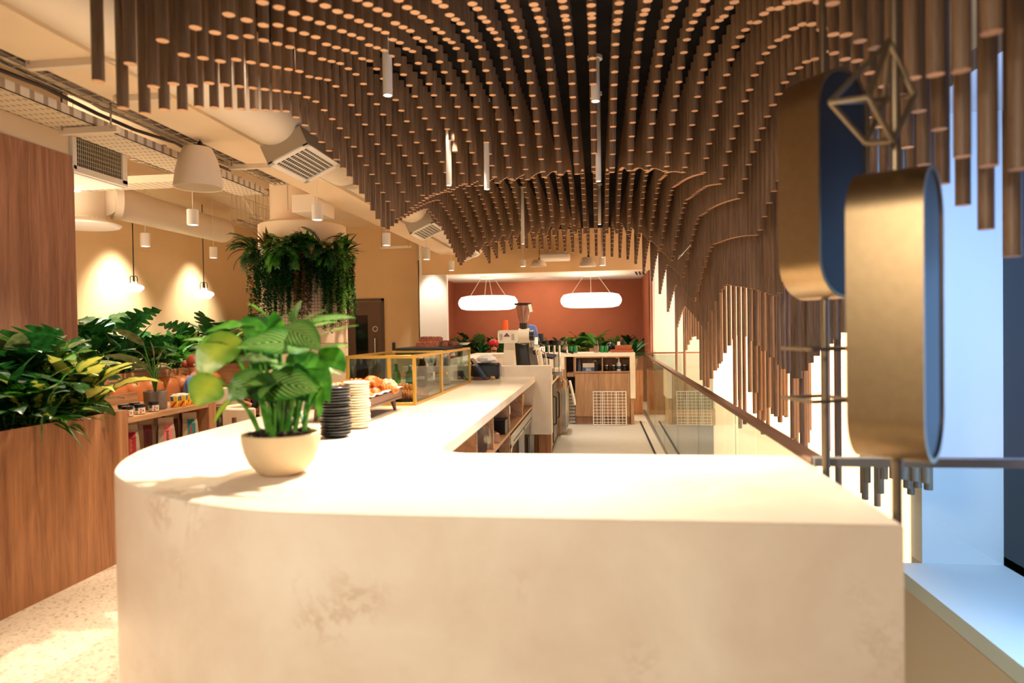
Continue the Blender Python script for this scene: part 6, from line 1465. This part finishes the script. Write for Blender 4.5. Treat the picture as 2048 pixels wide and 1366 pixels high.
m = MB(); m.lathe([(0, 0), (.09, 0), (.12, .2), (0, .2)], n=24); o = m.build('plant_pot', 'concrete'); o.location = (X1, 12.6, .80); tag(o, 'grey pot under the dark fern-like plant behind the back counter', 'pot')
m = MB(); m.box(X1-.25, aY(1284, 720, 12.6).x, 12.4, 12.9, 0, .80); tag(m.build('oak_plinth', 'oak', smooth=0), 'square oak plinth right of the back counter, under the grey pot', 'plinth')
m = MB(); X0 = aY(1190, 690, 14.2).x; m.box(X0-.12, X0+.12, 14.3, 14.5, .0, 1.15); tag(m.build('plant_stand', 'cab'), 'oak plinth under the tall palm in the alcove', 'plinth')

# ------------------------------------------------------------------ lighting
w = bpy.data.worlds.new('World'); SC.world = w; w.use_nodes = True
w.node_tree.nodes['Background'].inputs[0].default_value = (1, .82, .62, 1); w.node_tree.nodes['Background'].inputs[1].default_value = .38
warm = (1, .82, .60)
# key spots matching the cast shadows, plus added fill spots; no fittings modelled
spot((-.3, 3.6, 3.2), (-.5, 2.5, 1.0), 1000, 84, (1, .88, .71), .02)
spot((-1.8, 3.7, 3.25), (-1.2, 2.7, 1.0), 420, 75, (1, .88, .71), .02)
spot((-2.7, 2.0, 3.2), (-1.5, 2.4, 1.0), 230, 60, (1, .88, .71), .03)  # fill added to lift the shadows on the counter's left side
spot((-1.1, 5.2, 3.1), (-1.3, 5.2, 1.0), 240, 85, warm, .04)
spot((-2.6, 1.6, 3.2), (-2.9, 2.6, 0), 330, 70, warm, .05)
spot((-3.95, 4.1, 3.4), (-2.9, 3.2, 0), 480, 60, warm, .03)
spot((-2.2, 4.6, 3.0), (-3.4, 4.9, .7), 170, 50, warm, .04)  # fill added to brighten the retail shelf
spot((-.4, 7.0, 3.2), (-.2, 8.5, 0), 150, 90, warm, .05)
spot((-.6, 10.0, 3.1), (0, 11.2, .8), 200, 90, (1, .9, .76), .05)
spot((-4.6, 8.0, 3.5), (-5.4, 8.4, 0), 380, 100, warm, .05)
spot((-1.2, 14.2, 2.6), (-1.2, 15.5, 1.2), 110, 130, warm, .1)
spot((-1.2, -.6, 2.6), (-.4, 2.4, .4), 290, 85, (1, .9, .76), .25)  # front fill added for the counter face
# bare area up-light added to brighten the ceiling services; no fitting
area((-5.6, 5.5, 2.2), (-4.6, 6.5, 3.7), 75, 2.2, 2.2, warm)
# daylight through the window bay
area((2.62, 2.9, 1.7), (2.35, 5.0, .3), 135, 1.0, 2.2, (.27, .5, 1.0))
area((2.68, 3.0, 1.2), (0, 2.6, 1.2), 38, 1.7, 2.2, (.30, .56, 1.0))
spot((.2, .3, 2.2), (1.2, 2.3, 2.3), 30, 70, warm, .2)  # warm fill added for the near right rods, not daylight
spot((-2.7, 4.6, 3.0), (-3.5, 3.9, 1.1), 160, 60, warm, .04)  # fill spot added to brighten the left planter, not daylight
# cool area light at the far stair end, aimed at the white wall
area((1.6, 11.5, 3.2), (1.6, 13.6, 1.2), 40, .6, .6, (.85, .9, 1))

# ------------------------------------------------------------------ camera
cd = bpy.data.cameras.new('camera'); cam = bpy.data.objects.new('camera', cd); COL.objects.link(cam)
M = Matrix((RT, UP, -FW)).transposed().to_4x4(); M.translation = EYE; cam.matrix_world = M
cd.sensor_width = 36; cd.lens = F/2048*36; cd.clip_start = .02
cd.dof.use_dof = True; cd.dof.focus_distance = 8.0; cd.dof.aperture_fstop = 1.6
SC.camera = cam
SC.view_settings.view_transform = 'Standard'; SC.view_settings.look = 'None'; SC.view_settings.exposure = 0; SC.view_settings.gamma = 1
SC.view_settings.use_curve_mapping = False
